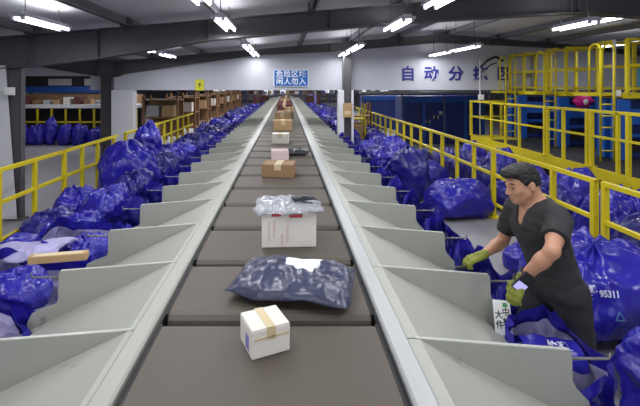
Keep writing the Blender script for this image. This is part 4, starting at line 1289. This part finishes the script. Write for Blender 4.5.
# curled fingers keep bending the same way : recompute bending with a stable side axis
def torso(F, off=0.0):
    F.ell(chest + f_t * 0.005 - up_t * 0.02, (0.115, 0.165, 0.20), BT_, 0.05, off=off)
    F.ell(chest + f_t * 0.03 + up_t * 0.03, (0.09, 0.14, 0.11), BT_, 0.05, off=off)
    F.ell((chest + pel) / 2 - up_t * 0.03, (0.108, 0.142, 0.17), BT_, 0.06, off=off)
    F.ell(pel + up_t * 0.02, (0.112, 0.158, 0.13), BT_, 0.06, off=off)
    F.cap(shN + V(0.0, 0.045, 0.01), shF + V(0.0, -0.045, 0.015), 0.062, 0.062, 0.05, off=off)
    F.cap(nbase + V(0.03, 0.0, -0.01), shN + V(0.01, 0.03, 0.015), 0.058, 0.052, 0.04, off=off)
    F.cap(nbase + V(0.02, 0.0, -0.01), shF + V(0.01, -0.03, 0.015), 0.058, 0.052, 0.04, off=off)
def upper_arms(F, off=0.0):
    for a, b in ((shN, elN), (shF, elF)):
        F.cap(a, a + (b - a) * 0.5, 0.056, 0.047, 0.04, off=off); F.cap(a + (b - a) * 0.45, b, 0.047, 0.037, 0.03, off=off)
def legs(F, off=0.0):
    for h_, k_, a_ in ((hpN, knN, anN), (hpF, knF, anF)):
        F.cap(h_, k_, 0.092, 0.060, 0.05, off=off)
        F.cap(k_, k_ + (a_ - k_) * 0.35, 0.058, 0.058, 0.03, off=off); F.cap(k_ + (a_ - k_) * 0.3, a_, 0.058, 0.042, 0.03, off=off)

def head(F):
    F.ell(H(-0.012, 0, 0.032), (0.098, 0.076, 0.088), BH, 0.02)
    F.ell(H(0.030, 0, -0.030), (0.066, 0.062, 0.085), BH, 0.03)
    F.cap(H(0.01, 0.052, -0.05), H(0.062, 0.02, -0.088), 0.018, 0.018, 0.03); F.cap(H(0.01, -0.052, -0.05), H(0.062, -0.02, -0.088), 0.018, 0.018, 0.03)
    F.ell(H(0.072, 0, -0.092), (0.020, 0.022, 0.018), BH, 0.018)
    F.cap(H(0.080, 0.034, 0.022), H(0.090, 0.010, 0.020), 0.011, 0.011, 0.014); F.cap(H(0.080, -0.034, 0.022), H(0.090, -0.010, 0.020), 0.011, 0.011, 0.014)
    F.cap(H(0.052, 0.046, -0.022), H(0.072, 0.034, -0.028), 0.016, 0.014, 0.02); F.cap(H(0.052, -0.046, -0.022), H(0.072, -0.034, -0.028), 0.016, 0.014, 0.02)
    for s_ in (1, -1):
        F.ell(H(0.097, s_ * 0.031, 0.002), (0.014, 0.017, 0.010), BH, 0.012, 'sub')
        F.ell(H(0.075, s_ * 0.031, 0.001), (0.013, 0.014, 0.010), BH, 0.006)
        F.ell(H(-0.012, s_ * 0.078, -0.008), (0.021, 0.009, 0.032), BH, 0.008)
        F.ell(H(-0.008, s_ * 0.088, -0.006), (0.011, 0.006, 0.018), BH, 0.006, 'sub')
    F.cap(H(0.090, 0, 0.008), H(0.113, 0, -0.030), 0.009, 0.012, 0.012)
    F.cap(H(0.098, 0.011, -0.034), H(0.098, -0.011, -0.034), 0.009, 0.009, 0.008)
    F.cap(H(0.088, 0.016, -0.058), H(0.095, 0.0, -0.056), 0.007, 0.008, 0.008); F.cap(H(0.088, -0.016, -0.058), H(0.095, 0.0, -0.056), 0.007, 0.008, 0.008)
    F.cap(H(0.086, 0.013, -0.069), H(0.091, 0.0, -0.070), 0.007, 0.008, 0.007); F.cap(H(0.086, -0.013, -0.069), H(0.091, 0.0, -0.070), 0.007, 0.008, 0.007)
    F.cap(H(-0.035, 0, -0.055), nbase + V(0.01, 0, -0.01), 0.058, 0.062, 0.035)
    F.cap(H(0.0, 0, -0.075), nbase + V(-0.03, 0, -0.03), 0.045, 0.05, 0.035)

body = Field((1.10, 2.10, 0.0), (1.98, 3.05, 1.64), 0.0068)
torso(body); upper_arms(body); legs(body)
for e_, w_ in ((elN, wrN), (elF, wrF)):
    body.cap(e_, e_ + (w_ - e_) * 0.35, 0.037, 0.039, 0.02); body.cap(e_ + (w_ - e_) * 0.3, w_, 0.039, 0.026, 0.02)
for P in (handN, handF):
    for a, b, ra, rb in P: body.cap(a, b, ra - 0.002, rb - 0.002, 0.006)
for a_ in (anN, anF):
    body.cap(a_ + V(0.03, 0, -0.035), a_ + V(-0.15, -0.01, -0.052), 0.038, 0.03, 0.03)
head(body)
man = obj('person', body.mesh('person', MO), 'skin', None, tuple(MO))
tag(man, 'man in black shirt leaning over a chute, green gloves on both hands', 'person')

sh_ = Field((1.25, 2.15, 0.70), (2.0, 3.0, 1.50), 0.0068)
torso(sh_, 0.015)
for a, b in ((shN, elN), (shF, elF)):
    c_ = a + (b - a) * 0.66
    sh_.cap(a, c_, 0.073, 0.073, 0.04)
# sleeve hems, neck opening (V), bottom hem
axN, axF = nv_(elN - shN), nv_(elF - shF)
lenN, lenF = np.linalg.norm(elN - shN), np.linalg.norm(elF - shF)
def cut_shirt(X, Y, Z):
    dN_ = (X - shN[0]) * axN[0] + (Y - shN[1]) * axN[1] + (Z - shN[2]) * axN[2] - lenN * 0.63
    dF_ = (X - shF[0]) * axF[0] + (Y - shF[1]) * axF[1] + (Z - shF[2]) * axF[2] - lenF * 0.63
    tN = np.where(Y < 2.45, dN_, -1); tF = np.where(Y > 2.76, dF_, -1)
    hem = -(((X - pel[0]) * up_t[0] + (Y - pel[1]) * up_t[1] + (Z - pel[2]) * up_t[2]) + 0.045)
    return np.maximum(np.maximum(tN, tF), hem)
sh_.cut(cut_shirt)
sh_.cap(nbase + V(-0.01, 0, 0.035), nbase + V(0.0, 0, 0.12), 0.062, 0.08, 0.008, 'sub')
vt = chest + f_t * 0.142 + up_t * 0.085
sh_.cap(nbase + V(-0.03, 0, 0.06), vt, 0.055, 0.02, 0.008, 'sub')
wr_f = lambda p: 0.006 * noise.noise(Vector((p.x * 9, p.y * 9, p.z * 22))) + 0.004 * noise.noise(Vector((p.x * 22 + p.z * 14, p.y * 20, p.z * 8)))
obj('t_shirt', sh_.mesh('t_shirt', MO, wr_f), 'shirt', man)

tr = Field((1.30, 2.30, 0.04), (2.0, 3.0, 0.99), 0.0075)
tr.ell(pel + up_t * 0.0, (0.118, 0.158, 0.12), BT_, 0.06, off=0.008)
legs(tr, 0.014)
for a_ in (anN, anF): tr.cap(a_ + V(0, 0, 0.14), a_ + V(0, 0, 0.02), 0.06, 0.064, 0.03)
tr.cut(lambda X, Y, Z: np.maximum(0.07 - Z, Z - 0.93))
obj('trousers', tr.mesh('trousers', MO, lambda p: 0.008 * noise.noise(Vector((p.x * 10, p.y * 10, p.z * 16)))), 'trousers', man)

for nm_, a_ in (('shoe', anN), ('shoe', anF)):
    s_ = Field(a_ - V(0.28, 0.12, 0.09), a_ + V(0.14, 0.12, 0.08), 0.007)
    s_.cap(a_ + V(0.04, 0, -0.03), a_ + V(-0.16, -0.01, -0.048), 0.05, 0.042, 0.03); s_.cap(a_ + V(0.02, 0, -0.02), a_ + V(0.01, 0, 0.03), 0.05, 0.052, 0.03)
    s_.cut(lambda X, Y, Z: np.maximum(0.004 - Z, Z - (a_[2] + 0.045)))
    obj(nm_, s_.mesh(nm_, MO), 'shoe', man)

hr = Field(HC - 0.19, HC + 0.19, 0.005)
hr.ell(H(-0.012, 0, 0.033), (0.099, 0.077, 0.089), BH, 0.01, off=0.004)
hr.ell(H(0.010, 0, 0.082), (0.088, 0.066, 0.048), BH, 0.02)
hr.ell(H(0.065, 0.0, 0.088), (0.052, 0.058, 0.034), BH, 0.02)
hr.cap(H(-0.062, 0, 0.0), H(-0.055, 0, -0.05), 0.05, 0.045, 0.02)
def cut_hair(X, Y, Z):
    f = (X - HC[0]) * f_h[0] + (Y - HC[1]) * f_h[1] + (Z - HC[2]) * f_h[2]
    u = (X - HC[0]) * u_h[0] + (Y - HC[1]) * u_h[1] + (Z - HC[2]) * u_h[2]
    line = np.interp(f, [-0.2, -0.055, -0.03, -0.012, 0.012, 0.03, 0.05, 0.075, 0.2], [-0.085, -0.07, -0.02, 0.022, 0.0, 0.012, 0.05, 0.066, 0.066])
    return line - u
hr.cut(cut_hair)
obj('hair', hr.mesh('hair', MO, lambda p: 0.005 * noise.noise(Vector((p.x * 45, p.y * 45, p.z * 60)))), 'hair', man)
for s_ in (1, -1):
    eb = MB()
    q = [H(0.093, s_ * 0.016, 0.029), H(0.091, s_ * 0.032, 0.033), H(0.078, s_ * 0.047, 0.028)]
    eb.tube([Vector(a - MO) for a in q], [0.004, 0.0045, 0.003], 6)
    eb.build('eyebrow', 'hair', man, smooth=True)
for s_ in (1, -1):
    ey = MB().tube([Vector(H(0.084, s_ * 0.022, 0.0005) - MO), Vector(H(0.0885, s_ * 0.031, 0.001) - MO), Vector(H(0.083, s_ * 0.040, 0.0005) - MO)], [0.002, 0.0042, 0.002], 6)
    ey.build('eye', 'eye', man, smooth=True)
for P, wr_, d_, nm_ in ((handN, wrN, dN, 'glove'), (handF, wrF, dF, 'glove')):
    allp = np.array([q for a, b, _, _ in P for q in (a, b)])
    g = Field(allp.min(0) - 0.06, allp.max(0) + 0.06, 0.0036)
    for a, b, ra, rb in P: g.cap(a, b, ra + 0.002, rb + 0.0015, 0.006)
    g.cap(wr_ - d_ * 0.012, wr_ + d_ * 0.025, 0.031, 0.028, 0.010)
    obj(nm_, g.mesh(nm_, MO), 'glove', man)
# wrist terminal on the near forearm
fd = nv_(wrN - elN); side_ = nv_(np.cross(fd, V(0, 0, 1))); back = V(-0.05, -0.86, 0.35); back = nv_(back - fd * (back @ fd)); sd = np.cross(fd, back)
Rm = Matrix((Vector(sd), Vector(fd), Vector(back))).transposed()
def wr_box(name, c, sx, sy, sz, m, bev=0.004, par=None):
    b = MB().box(-sx, sx, -sy, sy, -sz, sz)
    me = b.mesh(name, bevel=bev)
    for v in me.vertices: v.co = Rm @ v.co + Vector(c - MO)
    return obj(name, me, m, par or man)
cN = wrN - fd * 0.01 + back * 0.043
dv = wr_box('wrist_terminal', cN, 0.033, 0.062, 0.010, 'black')
scn = wr_box('terminal_screen', cN + back * 0.0105 + fd * 0.028, 0.026, 0.027, 0.0015, 'screen', 0.001, dv)
st_ = MB()
for off_ in (-0.035, 0.03):
    c0 = wrN + fd * (off_ - 0.01)
    st_.tube([Vector(c0 + 0.038 * (math.cos(a) * back + math.sin(a) * sd) - MO) for a in np.linspace(0, 2 * math.pi, 17)], 0.007, 6)
st_.build('wrist_strap', 'black', man, smooth=True)
# scanner in the far hand
t = empty('hand_tool', tuple(wrF + dF * 0.13 + V(0, 0, -0.035)), 0.2); tag(t, 'small black clip tool held in the man\'s far gloved hand', 'tool')
MB().box(-0.065, 0.05, -0.012, 0.012, -0.012, 0.008).build('tool_body', 'black', t, bevel=0.003)
MB().tube([(-0.065, 0, 0), (-0.13, 0, 0.008)], 0.004, 6).build('tool_tip', 'chassis', t)
